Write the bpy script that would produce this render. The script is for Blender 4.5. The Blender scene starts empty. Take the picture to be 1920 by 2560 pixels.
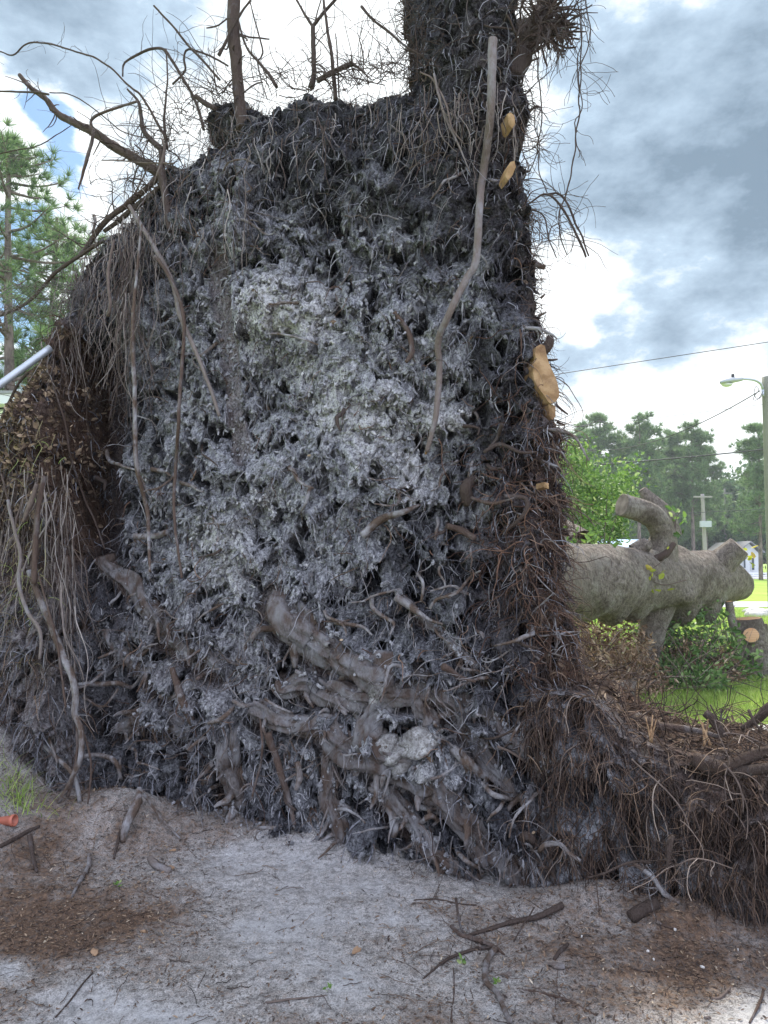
import bpy, math
import numpy as np
from mathutils import Vector
R = math.radians
rng = np.random.default_rng(7)
scene = bpy.context.scene
col = scene.collection

# ------------------------------------------------------------------ camera
F_PX, CX, CY = 1850.0, 960.0, 1280.0
PITCH = R(3.71)
CAM = np.array([0.0, 0.0, 1.6])
cd = bpy.data.cameras.new('camera'); cam = bpy.data.objects.new('camera', cd); col.objects.link(cam)
cd.sensor_fit = 'VERTICAL'; cd.angle = 2*math.atan(1280/F_PX)
cd.clip_start = 0.05; cd.clip_end = 3000
cam.location = CAM; cam.rotation_euler = (R(90)+PITCH, 0, 0)
scene.camera = cam
scene.render.resolution_x = 768; scene.render.resolution_y = 1024

# ------------------------------------------------------------------ light
SUN_EL, SUN_AZ = R(52), R(6)      # azimuth clockwise from +Y (in front of the camera, a little right)
scene.view_settings.view_transform = 'Standard'; scene.view_settings.look = 'None'
scene.view_settings.exposure = 1.08; scene.view_settings.gamma = 1
sl = bpy.data.lights.new('sun', 'SUN'); sl.energy = 3.6; sl.angle = R(12); sl.color = (1, .95, .86)
so = bpy.data.objects.new('sun', sl); col.objects.link(so)
sd = Vector((math.sin(SUN_AZ)*math.cos(SUN_EL), math.cos(SUN_AZ)*math.cos(SUN_EL), math.sin(SUN_EL)))
so.rotation_euler = sd.to_track_quat('Z', 'Y').to_euler()
so.location = (0, 0, 20)

def pixdir(px, py):
    x = (px-CX)/F_PX; y = (CY-py)/F_PX
    return np.array([x, math.cos(PITCH)-math.sin(PITCH)*y, math.sin(PITCH)+math.cos(PITCH)*y])

world = bpy.data.worlds.new('World'); scene.world = world; world.use_nodes = True
def build_world():
    nt = world.node_tree; nt.nodes.clear(); N = nt.nodes; L = nt.links
    def nd(t, **k):
        n = N.new(t)
        for a, v in k.items(): setattr(n, a, v)
        return n
    def math_(op, a, b=None, clamp=False):
        n = nd('ShaderNodeMath', operation=op, use_clamp=clamp)
        for i, v in enumerate((a, b)):
            if v is None: continue
            if isinstance(v, (int, float)): n.inputs[i].default_value = v
            else: L.new(v, n.inputs[i])
        return n.outputs[0]
    out = nd('ShaderNodeOutputWorld')
    sky = nd('ShaderNodeTexSky', sky_type='NISHITA', sun_disc=False, sun_elevation=SUN_EL, sun_rotation=SUN_AZ)
    sky.air_density = 1.0; sky.dust_density = .6; sky.ozone_density = .8
    bg1 = nd('ShaderNodeBackground'); bg1.inputs[1].default_value = 0.085
    tint = nd('ShaderNodeMix', data_type='RGBA', blend_type='MULTIPLY'); tint.inputs[0].default_value = 1; tint.inputs[7].default_value = (.80, .95, 1.0, 1)
    L.new(sky.outputs[0], tint.inputs[6]); L.new(tint.outputs[2], bg1.inputs[0])
    tc = nd('ShaderNodeTexCoord'); d = tc.outputs['Generated']
    sep = nd('ShaderNodeSeparateXYZ'); L.new(d, sep.inputs[0])
    zz = math_('ADD', math_('MAXIMUM', sep.outputs[2], 0.0), 0.75)
    comb = nd('ShaderNodeCombineXYZ')
    L.new(math_('DIVIDE', sep.outputs[0], zz), comb.inputs[0]); L.new(math_('DIVIDE', sep.outputs[1], zz), comb.inputs[1])
    L.new(math_('MULTIPLY', sep.outputs[2], 1.1), comb.inputs[2])
    n1 = nd('ShaderNodeTexNoise'); n1.inputs['Scale'].default_value = 4.2; n1.inputs['Detail'].default_value = 9
    n1.inputs['Roughness'].default_value = .56; n1.inputs['Distortion'].default_value = 0
    mp = nd('ShaderNodeMapping'); mp.inputs['Location'].default_value = (3.1, 1.7, .4)
    L.new(comb.outputs[0], mp.inputs[0]); L.new(mp.outputs[0], n1.inputs['Vector'])
    dens = math_('SUBTRACT', n1.outputs[0], .5); dens = math_('MULTIPLY', dens, 2.1)
    def blobs(lst):
        tot = None
        for px, py, rad, w in lst:
            v = pixdir(px, py); v = v/np.linalg.norm(v)
            dot = nd('ShaderNodeVectorMath', operation='DOT_PRODUCT'); L.new(d, dot.inputs[0]); dot.inputs[1].default_value = v
            # exp(-(1-dot)/s)
            s = (rad/F_PX)**2
            e = math_('MULTIPLY', math_('EXPONENT', math_('MULTIPLY', math_('SUBTRACT', dot.outputs['Value'], 1.0), 1/s)), w)
            tot = e if tot is None else math_('ADD', tot, e)
        return tot
    cover = blobs([(1700,250,420,.6),(1850,620,260,.4),(1430,520,230,.10),(360,300,230,.22),(900,60,420,.45),(1500,900,200,.10),(420,60,200,.2),
                   (1450,780,80,-.30),(40,160,80,-.50),(140,300,60,-.45),(210,450,60,-.45),(60,560,60,-.3),(1470,820,70,-.25),(1620,760,60,-.2),(1560,830,60,-.22),(1640,880,70,-.15),(0,40,70,.45),(0,330,70,.2),(1420,980,90,-.15)])
    dn = math_('ADD', math_('ADD', dens, cover), .13)
    mr = nd('ShaderNodeMapRange', interpolation_type='SMOOTHSTEP'); mr.inputs[1].default_value = -.07; mr.inputs[2].default_value = .05
    L.new(dn, mr.inputs[0])
    # brightness of a cloud: thin parts glow, thick parts are grey; greyer to the right, lit full on behind the viewer
    grey = blobs([(1740,160,420,.52),(1900,700,230,.32),(1430,700,70,-.35),(1560,860,90,-.35),(1700,1010,130,-.35),(1340,900,70,-.3),(1450,560,200,.30),(1000,60,300,-.65),(1650,970,200,-.42),(350,250,260,.20),(1440,840,110,.15),(1640,890,60,.28),(520,90,120,-.25),(1380,640,110,-.45),(1310,200,75,-.55),(1330,400,60,-.35),
                  (1770,540,70,-.35),(1700,600,90,-.30),(1860,1020,150,-.45),(1900,520,110,.35),(200,60,90,-.2),(1840,330,130,.2)])
    n2 = nd('ShaderNodeTexNoise'); n2.inputs['Scale'].default_value = 4.6; n2.inputs['Detail'].default_value = 8; n2.inputs['Roughness'].default_value = .6
    n2.inputs['Distortion'].default_value = 0
    mp2 = nd('ShaderNodeMapping'); mp2.inputs['Location'].default_value = (7.3, -2.1, 2.4)
    L.new(comb.outputs[0], mp2.inputs[0]); L.new(mp2.outputs[0], n2.inputs['Vector'])
    g = math_('ADD', math_('MULTIPLY', math_('SUBTRACT', n2.outputs[0], .5), 3.5), grey)
    g = math_('ADD', g, math_('MULTIPLY', dens, .6))
    edge = nd('ShaderNodeMapRange', interpolation_type='SMOOTHSTEP'); edge.inputs[1].default_value = .22; edge.inputs[2].default_value = .0
    edge.inputs[3].default_value = 0; edge.inputs[4].default_value = .45; L.new(dn, edge.inputs[0])      # bright silver linings
    g = math_('SUBTRACT', g, edge.outputs[0])
    gr = nd('ShaderNodeValToRGB'); L.new(math_('ADD', g, .36, ), gr.inputs[0])
    cr = gr.color_ramp; cr.elements[0].position = 0.0; cr.elements[0].color = (1.15, 1.2, 1.22, 1)
    cr.elements[1].position = 1.0; cr.elements[1].color = (.19, .27, .36, 1)
    for p, c in ((.20, (.86,.92,.96)), (.42, (.46,.59,.73)), (.78, (.29,.39,.50))):
        e = cr.elements.new(p); e.color = (*c, 1)
    behind = nd('ShaderNodeMapRange', interpolation_type='SMOOTHSTEP'); behind.inputs[1].default_value = .05; behind.inputs[2].default_value = -.35
    L.new(sep.outputs[1], behind.inputs[0])
    mxb = nd('ShaderNodeMix', data_type='RGBA'); L.new(behind.outputs[0], mxb.inputs[0]); L.new(gr.outputs[0], mxb.inputs[6]); mxb.inputs[7].default_value = (1.84, 2.0, 2.58, 1)
    bg2 = nd('ShaderNodeBackground'); bg2.inputs[1].default_value = .60; L.new(mxb.outputs[2], bg2.inputs[0])
    mix = nd('ShaderNodeMixShader'); L.new(mr.outputs[0], mix.inputs[0]); L.new(bg1.outputs[0], mix.inputs[1]); L.new(bg2.outputs[0], mix.inputs[2])
    L.new(mix.outputs[0], out.inputs[0])
build_world()

# ------------------------------------------------------------------ geometry helpers
def P(px, py, Y):
    """world point seen at photo pixel (px,py) standing Y metres ahead"""
    d = pixdir(px, py); return CAM + d*(Y/d[1])
# the root plate stands on an oblique plane  Y + A*X - B*Z = C  (left side further away)
PA, PB, PC = 0.40, 0.07, 4.13
def WP(px, py, out=0.0):
    d = pixdir(px, py); den = d[1]+PA*d[0]-PB*d[2]
    t = (PC-out-(CAM[1]+PA*CAM[0]-PB*CAM[2]))/den
    return CAM+d*t
def proj(X, Y, Z):
    x, y, z = X-CAM[0], Y-CAM[1], Z-CAM[2]
    c, s = math.cos(PITCH), math.sin(PITCH)
    f = y*c+z*s; u = -y*s+z*c
    return CX+F_PX*x/f, CY-F_PX*u/f

def _h(ix, iy, seed):
    h = (ix.astype(np.int64)*374761393 + iy.astype(np.int64)*668265263 + seed*1442695041) & 0x7fffffff
    h = ((h ^ (h >> 13))*1274126177) & 0x7fffffff
    return (h ^ (h >> 16)) & 0x7fffffff
def perlin(x, y, seed=0):
    xi = np.floor(x); yi = np.floor(y); fx = x-xi; fy = y-yi
    u = fx*fx*fx*(fx*(fx*6-15)+10); v = fy*fy*fy*(fy*(fy*6-15)+10)
    def g(a, b):
        an = _h(xi+a, yi+b, seed)*(2*math.pi/0x7fffffff)
        return np.cos(an)*(fx-a)+np.sin(an)*(fy-b)
    return ((g(0,0)*(1-u)+g(1,0)*u)*(1-v)+(g(0,1)*(1-u)+g(1,1)*u)*v)*1.5
def fbm(x, y, o=4, seed=0, gain=.5):
    s = 0; a = 1; t = 0
    for k in range(o):
        s = s+a*perlin(x*2**k+k*17.3, y*2**k-k*9.1, seed+k); t += a; a *= gain
    return s/t
def ridged(x, y, o=3, seed=0):
    s = 0; a = 1; t = 0
    for k in range(o):
        s = s+a*(1-2*np.abs(perlin(x*2**k+k*7.7, y*2**k+k*3.3, seed+k))); t += a; a *= .5
    return s/t
def smooth(a, b, x):
    t = np.clip((x-a)/(b-a), 0, 1); return t*t*(3-2*t)

def root_loc(o):
    p = np.zeros(3)
    while o is not None:
        p = p+np.array(o.location); o = o.parent
    return p
def MO(name, V, Fs, mat, parent=None, smooth_=True, attrs=None, matidx=None):
    """link one mesh object; V (n,3) world, Fs list of index arrays (m,3)/(m,4)"""
    V = np.asarray(V, float)
    if parent is not None: V = V-root_loc(parent)
    if not isinstance(Fs, (list, tuple)): Fs = [Fs]
    Fs = [np.asarray(f, np.int32) for f in Fs if len(f)]
    me = bpy.data.meshes.new(name)
    me.vertices.add(len(V)); me.vertices.foreach_set('co', V.astype(np.float32).ravel())
    nl = sum(f.size for f in Fs); npoly = sum(len(f) for f in Fs)
    me.loops.add(nl); me.polygons.add(npoly)
    me.loops.foreach_set('vertex_index', np.concatenate([f.ravel() for f in Fs]))
    tot = np.concatenate([np.full(len(f), f.shape[1], np.int32) for f in Fs])
    st = np.concatenate([[0], np.cumsum(tot)[:-1]]).astype(np.int32)
    me.polygons.foreach_set('loop_start', st)
    me.polygons.foreach_set('use_smooth', np.full(npoly, bool(smooth_)))
    mats = mat if isinstance(mat, (list, tuple)) else [mat]
    for m in mats: me.materials.append(m)
    if matidx is not None: me.polygons.foreach_set('material_index', np.asarray(matidx, np.int32))
    if attrs:
        for k, v in attrs.items():
            a = me.attributes.new(k, 'FLOAT', 'POINT'); a.data.foreach_set('value', np.asarray(v, np.float32))
    me.update(calc_edges=True)
    o = bpy.data.objects.new(name, me); col.objects.link(o)
    if parent is not None: o.parent = parent
    return o
def tag(o, label=None, cat=None, group=None, kind=None):
    if label: o['label'] = label
    if cat: o['category'] = cat
    if group: o['group'] = group
    if kind: o['kind'] = kind
    return o
def thing(name, label, cat, loc, group=None):
    e = bpy.data.objects.new(name, None); col.objects.link(e); e.location = tuple(loc); e.empty_display_size = .2
    return tag(e, label, cat, group)

class MB:
    def __init__(s): s.V = []; s.F3 = []; s.F4 = []; s.n = 0
    def add(s, V, F3=None, F4=None):
        V = np.asarray(V, float).reshape(-1, 3)
        if F3 is not None and len(F3): s.F3.append(np.asarray(F3)+s.n)
        if F4 is not None and len(F4): s.F4.append(np.asarray(F4)+s.n)
        s.V.append(V); s.n += len(V); return s
    def box(s, a, b, rot=None, org=None):
        a = np.array(a, float); b = np.array(b, float)
        V = np.array([[x, y, z] for x in (a[0], b[0]) for y in (a[1], b[1]) for z in (a[2], b[2])])
        if rot is not None: V = (V-org)@rot.T+org
        return s.add(V, None, [[0,1,3,2],[4,6,7,5],[0,4,5,1],[2,3,7,6],[0,2,6,4],[1,5,7,3]])
    def build(s, name, mat, parent=None, smooth_=True, attrs=None):
        Fs = []
        if s.F3: Fs.append(np.concatenate(s.F3))
        if s.F4: Fs.append(np.concatenate(s.F4))
        return MO(name, np.concatenate(s.V), Fs, mat, parent, smooth_, attrs)

def catmull(pts, rad, step=.03):
    pts = np.asarray(pts, float); rad = np.asarray(rad, float)
    if len(pts) == 2: pts = np.array([pts[0], (pts[0]+pts[1])/2, pts[1]]); rad = np.array([rad[0], rad.mean(), rad[-1]])
    p = np.vstack([2*pts[0]-pts[1], pts, 2*pts[-1]-pts[-2]])
    oP = []; oR = []
    for i in range(1, len(p)-2):
        n = max(2, int(np.linalg.norm(p[i+1]-p[i])/step)); n = min(n, 60)
        t = np.linspace(0, 1, n, endpoint=False)[:, None]
        a, b, c, d = p[i-1], p[i], p[i+1], p[i+2]
        oP.append(.5*((2*b)+(-a+c)*t+(2*a-5*b+4*c-d)*t**2+(-a+3*b-3*c+d)*t**3))
        oR.append(rad[i-1]+(rad[i]-rad[i-1])*t[:, 0])
    oP.append(pts[-1:]); oR.append(rad[-1:])
    return np.concatenate(oP), np.concatenate(oR)
def tube(mb, pts, rad, sides=8, step=.03, rough=.12, cap=True, wig=0.0, seed=0):
    """smooth tapered tube along control points with an uneven surface"""
    C, r = catmull(pts, rad, step)
    n = len(C)
    if wig:
        t = np.arange(n)*step
        for k in range(3):
            w = perlin(t*3.1+seed*3.7, np.full(n, k*5.3+seed), 11+k)+.5*perlin(t*8.1+seed, np.full(n, k*3.3), 21+k)
            C[:, k] += w*wig*np.minimum(1, np.minimum(np.arange(n), n-1-np.arange(n))/4)
    T = np.gradient(C, axis=0); T /= np.linalg.norm(T, axis=1)[:, None]+1e-9
    u = np.cross(T[0], [0.3, 1, .2]); u /= np.linalg.norm(u)+1e-9
    U = np.empty((n, 3))
    for i in range(n):
        u = u-T[i]*np.dot(u, T[i]); u /= np.linalg.norm(u)+1e-9; U[i] = u
    W = np.cross(T, U)
    a = np.linspace(0, 2*np.pi, sides, endpoint=False)
    ll = np.arange(n)[:, None]*step; aa = a[None, :]
    rr = r[:, None]*np.ones((1, sides))
    if rough:
        q = fbm(np.cos(aa)*1.3+ll/(rad[0]*3+.02)+seed*7.1, np.sin(aa)*1.3+ll*2+seed, 3, 31+seed)
        rr = rr*(1+rough*2*q)
    V = C[:, None, :]+rr[..., None]*(np.cos(aa)[..., None]*U[:, None, :]+np.sin(aa)[..., None]*W[:, None, :])
    V = V.reshape(-1, 3)
    i = np.arange(n-1)[:, None]*sides; j = np.arange(sides)[None, :]; j2 = (j+1) % sides
    Fq = np.stack([i+j, i+j2, i+sides+j2, i+sides+j], -1).reshape(-1, 4)
    F3 = None
    if cap:
        V = np.vstack([V, C[0]-T[0]*r[0]*.15, C[-1]+T[-1]*r[-1]*.15])
        j = np.arange(sides); j2 = (j+1) % sides; b = (n-1)*sides
        F3 = np.vstack([np.stack([j2, j, np.full(sides, n*sides)], -1), np.stack([b+j, b+j2, np.full(sides, n*sides+1)], -1)])
    mb.add(V, F3, Fq); return C, r, T
def strands(mb, Pp, Rr, sides=3):
    """many thin strands at once: Pp (S,N,3), Rr (S,N)"""
    S, N_, _ = Pp.shape
    T = np.gradient(Pp, axis=1); T /= np.linalg.norm(T, axis=2)[..., None]+1e-9
    ref = np.array([.25, .93, .27]); U = np.cross(T, ref); U /= np.linalg.norm(U, axis=2)[..., None]+1e-9; W = np.cross(T, U)
    a = np.linspace(0, 2*np.pi, sides, endpoint=False)
    V = Pp[:, :, None, :]+Rr[:, :, None, None]*(np.cos(a)[None, None, :, None]*U[:, :, None, :]+np.sin(a)[None, None, :, None]*W[:, :, None, :])
    s = np.arange(S)[:, None, None]*N_*sides; i = np.arange(N_-1)[None, :, None]*sides; j = np.arange(sides)[None, None, :]; j2 = (j+1) % sides
    Fq = np.stack([s+i+j, s+i+j2, s+i+sides+j2, s+i+sides+j], -1).reshape(-1, 4)
    mb.add(V.reshape(-1, 3), None, Fq)
def walk(start, d0, length, n, grav=0.5, curl=.5, rg=rng):
    """random-walk polylines: start (S,3), d0 (S,3), length (S,)"""
    S = len(start); Pp = np.empty((S, n, 3)); Pp[:, 0] = start; d = d0/np.linalg.norm(d0, axis=1)[:, None]
    st = (length/(n-1))[:, None]; dr = rg.normal(0, 1, (S, 3))
    for i in range(1, n):
        dr = .6*dr+.8*rg.normal(0, 1, (S, 3))
        d = d+curl*dr*.5+np.array([0, 0, -grav*.35]); d /= np.linalg.norm(d, axis=1)[:, None]
        Pp[:, i] = Pp[:, i-1]+d*st
    return Pp
def unit(n, rg=rng):
    v = rg.normal(0, 1, (n, 3)); return v/np.linalg.norm(v, axis=1)[:, None]
def leaves(mb, C, size, aspect=.45, rg=rng, up=0.3, fold=.25, dirs=None):
    """folded pointed leaves at C (n,3); size (n,)"""
    n = len(C); size = np.broadcast_to(size, (n,))
    d = unit(n, rg) if dirs is None else dirs+.35*unit(n, rg); d /= np.linalg.norm(d, axis=1)[:, None]
    nn = unit(n, rg)+np.array([0, 0, up]); s = np.cross(d, nn); s /= np.linalg.norm(s, axis=1)[:, None]+1e-9; m = np.cross(s, d)
    L_ = size[:, None]; w = L_*aspect*.5
    V = np.stack([C, C+d*L_*.35+s*w+m*w*fold, C+d*L_*.75+s*w*.7+m*w*fold, C+d*L_, C+d*L_*.75-s*w*.7+m*w*fold, C+d*L_*.35-s*w+m*w*fold, C+d*L_*.5-m*w*fold], 1).reshape(-1, 3)
    b = np.arange(n)[:, None]*7
    F = np.concatenate([b+np.array(t)[None, :] for t in ([0,1,6],[1,2,6],[2,3,6],[3,4,6],[4,5,6],[5,0,6])])
    mb.add(V, F)
def needles(mb, C, D, nper, length, width, spread=.8, rg=rng):
    """bundles of needles at tuft centres C heading D"""
    n = len(C); c = np.repeat(C, nper, 0); d = np.repeat(D, nper, 0)+spread*rg.normal(0, 1, (n*nper, 3)); d /= np.linalg.norm(d, axis=1)[:, None]
    L_ = (length*rg.uniform(.6, 1.2, n*nper))[:, None]; s = np.cross(d, unit(n*nper, rg)); s /= np.linalg.norm(s, axis=1)[:, None]+1e-9
    V = np.stack([c-s*width/2, c+s*width/2, c+d*L_], 1).reshape(-1, 3)
    mb.add(V, np.arange(3*n*nper).reshape(-1, 3))

# ------------------------------------------------------------------ materials
def mat(name, build, rough=.9, spec=.2):
    m = bpy.data.materials.new(name); m.use_nodes = True; nt = m.node_tree; nt.nodes.clear()
    out = nt.nodes.new('ShaderNodeOutputMaterial'); b = nt.nodes.new('ShaderNodeBsdfPrincipled')
    b.inputs['Roughness'].default_value = rough; b.inputs['Specular IOR Level'].default_value = spec
    nt.links.new(b.outputs[0], out.inputs[0])
    class H: pass
    h = H(); h.nt = nt; h.b = b; h.N = nt.nodes; h.L = nt.links
    tc = nt.nodes.new('ShaderNodeTexCoord'); h.obj = tc.outputs['Object']
    geo = nt.nodes.new('ShaderNodeNewGeometry'); h.pos = geo.outputs['Position']; h.isl = geo.outputs['Random Per Island']
    def noise(scale, detail=4, rough=.55, vec=None, stretch=None, off=(0,0,0), dist=0):
        v = vec or h.pos
        mp = nt.nodes.new('ShaderNodeMapping'); mp.inputs['Location'].default_value = off
        if stretch: mp.inputs['Scale'].default_value = stretch
        nt.links.new(v, mp.inputs[0])
        n = nt.nodes.new('ShaderNodeTexNoise'); n.inputs['Scale'].default_value = scale; n.inputs['Detail'].default_value = detail
        n.inputs['Roughness'].default_value = rough; n.inputs['Distortion'].default_value = dist
        nt.links.new(mp.outputs[0], n.inputs['Vector']); return n.outputs[0]
    def ramp(fac, stops):
        r = nt.nodes.new('ShaderNodeValToRGB'); nt.links.new(fac, r.inputs[0]); cr = r.color_ramp
        cr.elements[0].position, cr.elements[0].color = stops[0][0], (*stops[0][1], 1)
        cr.elements[1].position, cr.elements[1].color = stops[-1][0], (*stops[-1][1], 1)
        for p, c in stops[1:-1]:
            e = cr.elements.new(p); e.color = (*c, 1)
        return r.outputs[0]
    def mixc(f, a, b_, mode='MIX'):
        x = nt.nodes.new('ShaderNodeMix'); x.data_type = 'RGBA'; x.blend_type = mode; x.clamp_factor = True
        for i, v in ((0, f), (6, a), (7, b_)):
            if isinstance(v, (int, float)): x.inputs[i].default_value = v
            elif isinstance(v, tuple): x.inputs[i].default_value = (*v, 1)
            else: nt.links.new(v, x.inputs[i])
        return x.outputs[2]
    def mt(op, a, b_=None, clamp=False):
        n = nt.nodes.new('ShaderNodeMath'); n.operation = op; n.use_clamp = clamp
        for i, v in enumerate((a, b_)):
            if v is None: continue
            if isinstance(v, (int, float)): n.inputs[i].default_value = v
            else: nt.links.new(v, n.inputs[i])
        return n.outputs[0]
    def attr(k):
        a = nt.nodes.new('ShaderNodeAttribute'); a.attribute_name = k; return a.outputs['Fac']
    def bump(hgt, strength=.5, dist=.01):
        bn = nt.nodes.new('ShaderNodeBump'); bn.inputs['Strength'].default_value = strength; bn.inputs['Distance'].default_value = dist
        nt.links.new(hgt, bn.inputs['Height']); nt.links.new(bn.outputs[0], b.inputs['Normal'])
    def color(c): nt.links.new(c, b.inputs['Base Color'])
    h.noise, h.ramp, h.mixc, h.mt, h.attr, h.bump, h.color = noise, ramp, mixc, mt, attr, bump, color
    build(h); return m

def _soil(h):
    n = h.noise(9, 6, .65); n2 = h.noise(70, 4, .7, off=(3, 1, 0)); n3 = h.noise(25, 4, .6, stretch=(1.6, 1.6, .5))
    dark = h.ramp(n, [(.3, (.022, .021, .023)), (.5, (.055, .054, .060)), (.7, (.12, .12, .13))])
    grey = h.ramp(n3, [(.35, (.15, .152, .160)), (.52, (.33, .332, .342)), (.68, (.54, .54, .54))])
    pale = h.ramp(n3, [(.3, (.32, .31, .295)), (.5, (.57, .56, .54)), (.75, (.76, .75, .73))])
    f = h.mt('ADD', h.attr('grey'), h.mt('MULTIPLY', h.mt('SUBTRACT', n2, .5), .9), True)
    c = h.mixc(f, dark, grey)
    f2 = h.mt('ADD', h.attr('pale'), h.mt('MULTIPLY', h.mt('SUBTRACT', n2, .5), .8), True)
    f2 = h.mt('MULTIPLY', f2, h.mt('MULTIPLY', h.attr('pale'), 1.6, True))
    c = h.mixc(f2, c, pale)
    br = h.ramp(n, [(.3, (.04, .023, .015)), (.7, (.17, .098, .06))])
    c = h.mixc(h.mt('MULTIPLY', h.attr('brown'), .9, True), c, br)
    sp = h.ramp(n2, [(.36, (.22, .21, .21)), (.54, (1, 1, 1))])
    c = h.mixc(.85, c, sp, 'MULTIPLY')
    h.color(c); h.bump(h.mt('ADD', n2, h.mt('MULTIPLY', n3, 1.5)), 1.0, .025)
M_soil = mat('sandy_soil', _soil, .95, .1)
def _root(h, a=(.055,.038,.028), b=(.175,.13,.10), dust=(.34,.335,.335), lo=.45, hi=.60):
    n = h.noise(18, 5, .6, stretch=(1, 1, .5)); n2 = h.noise(60, 4, .65, stretch=(2, 2, .35), off=(1, 2, 3)); n3 = h.noise(7, 4, .6, off=(5, 0, 0))
    c = h.mixc(n2, a, b)
    c = h.mixc(h.mt('MULTIPLY', h.isl, .35), c, (.10, .055, .035))
    d = h.ramp(h.mt('MULTIPLY', h.mt('ADD', n, n3), .5), [(lo, (0, 0, 0)), (hi, (1, 1, 1))])
    c = h.mixc(h.mt('MULTIPLY', d, .9), c, dust)
    h.color(c); h.bump(h.mt('ADD', n2, n), .9, .02)
M_root = mat('root_bark_dusty', _root, .9, .15)
M_buried = mat('buried_root_bark', lambda h: _root(h, (.055,.041,.034), (.135,.108,.09), (.23,.225,.225), .42, .60), .95, .1)
M_rootbrown = mat('root_bark_brown', lambda h: _root(h, (.045,.030,.024), (.15,.105,.08), (.20,.185,.18), .50, .68), .85, .2)
M_rootdark = mat('root_bark_dark', lambda h: _root(h, (.035,.026,.022), (.11,.085,.07), (.20,.20,.21), .56, .75), .9, .15)
M_pole = mat('root_bark_smooth', lambda h: _root(h, (.13,.105,.09), (.27,.23,.20), (.30,.30,.31), .5, .7), .85, .2)
def _fine(stops):
    def f(h):
        c = h.ramp(h.isl, stops); n = h.noise(30, 3, .6)
        c = h.mixc(.5, c, h.ramp(n, [(.35, (.45, .45, .45)), (.6, (1, 1, 1))]), 'MULTIPLY'); h.color(c)
    return f
M_finegrey = mat('rootlet_dusty', _fine([(0, (.05,.047,.05)), (.4, (.13,.125,.135)), (.75, (.24,.24,.26)), (1, (.42,.41,.41))]), .95, .1)
M_finebrown = mat('rootlet_brown', _fine([(0, (.028,.02,.017)), (.45, (.07,.048,.038)), (.85, (.14,.09,.062)), (1, (.26,.18,.12))]), .85, .2)
def _clod(stops):
    def f(h):
        n = h.noise(90, 4, .7); c = h.ramp(h.isl, stops); h.color(h.mixc(.8, c, h.ramp(n, [(.36, (.35, .34, .34)), (.55, (1, 1, 1))]), 'MULTIPLY')); h.bump(n, .8, .01)
    return f
M_clod = mat('clod_grey', _clod([(0, (.19,.187,.19)), (.5, (.29,.288,.292)), (1, (.42,.415,.415))]), .95, .05)
M_clodark = mat('clod_dark', _clod([(0, (.025,.022,.022)), (.5, (.07,.064,.066)), (1, (.15,.14,.142))]), .95, .05)
M_clodpale = mat('clod_pale', _clod([(0, (.44,.43,.41)), (.5, (.54,.53,.51)), (1, (.66,.65,.62))]), .95, .05)
M_finered = mat('rootlet_reddish', _fine([(0, (.04,.022,.016)), (.5, (.10,.056,.038)), (.85, (.18,.105,.07)), (1, (.30,.20,.14))]), .85, .2)
M_hang = mat('rootlet_hanging', _fine([(0, (.05,.035,.03)), (.4, (.12,.09,.075)), (.75, (.22,.185,.16)), (1, (.36,.32,.29))]), .9, .15)
M_finetan = mat('rootlet_tan', _fine([(0, (.08,.06,.05)), (.5, (.17,.13,.105)), (1, (.36,.29,.23))]), .85, .2)
def _cut(h):
    v = h.nt.nodes.new('ShaderNodeTexWave'); v.wave_type = 'RINGS'; v.inputs['Scale'].default_value = 3; v.inputs['Distortion'].default_value = 9; v.inputs['Detail'].default_value = 5; v.inputs['Detail Scale'].default_value = 2.5
    h.L.new(h.obj, v.inputs[0]); n = h.noise(14, 5, .6)
    c = h.mixc(v.outputs['Fac'], (.27, .165, .075), (.37, .245, .125)); c = h.mixc(h.ramp(n, [(.45, (0,0,0)), (.7, (1,1,1))]), c, (.16, .09, .045)); h.color(c); h.bump(n, .8, .02)
M_cut = mat('fresh_cut_wood', _cut, .8, .2)
def _cutpale(h):
    v = h.nt.nodes.new('ShaderNodeTexWave'); v.wave_type = 'RINGS'; v.inputs['Scale'].default_value = 14; v.inputs['Distortion'].default_value = 2
    h.L.new(h.obj, v.inputs[0]); n = h.noise(10, 4)
    c = h.mixc(v.outputs['Fac'], (.46, .27, .13), (.56, .36, .20)); c = h.mixc(h.ramp(n, [(.5, (0,0,0)), (.8, (1,1,1))]), c, (.5, .24, .10)); h.color(c)
M_oldsplit = plain0 = mat('split_wood', lambda h: h.color(h.ramp(h.noise(40, 3), [(.35, (.16,.09,.05)), (.65, (.40,.27,.15))])), .9, .1)
M_cutpale = mat('pale_cut_wood', _cutpale, .8, .2)
def _bark(h):
    n = h.noise(3.2, 6, .62, off=(1, 1, 1)); n2 = h.noise(16, 6, .7); n3 = h.noise(26, 6, .75, stretch=(2.2, .6, .9))
    n4 = h.noise(2.2, 4, .6, off=(9, 2, 4))
    c = h.ramp(n2, [(.3, (.16, .13, .105)), (.5, (.33, .28, .23)), (.72, (.50, .44, .375))])
    c = h.mixc(h.ramp(n, [(.5, (0,0,0)), (.66, (.85,.85,.85))]), c, (.46, .42, .35))
    c = h.mixc(h.ramp(n4, [(.55, (0,0,0)), (.7, (.7,.7,.7))]), c, (.085, .06, .042))
    c = h.mixc(.45, c, h.ramp(n3, [(.40, (.22,.20,.19)), (.53, (1,1,1))]), 'MULTIPLY')
    h.color(c); h.bump(h.mt('ADD', n3, h.mt('MULTIPLY', n2, 1.6)), 1.0, .09)
M_bark = mat('oak_bark', _bark, .92, .15)
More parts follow.
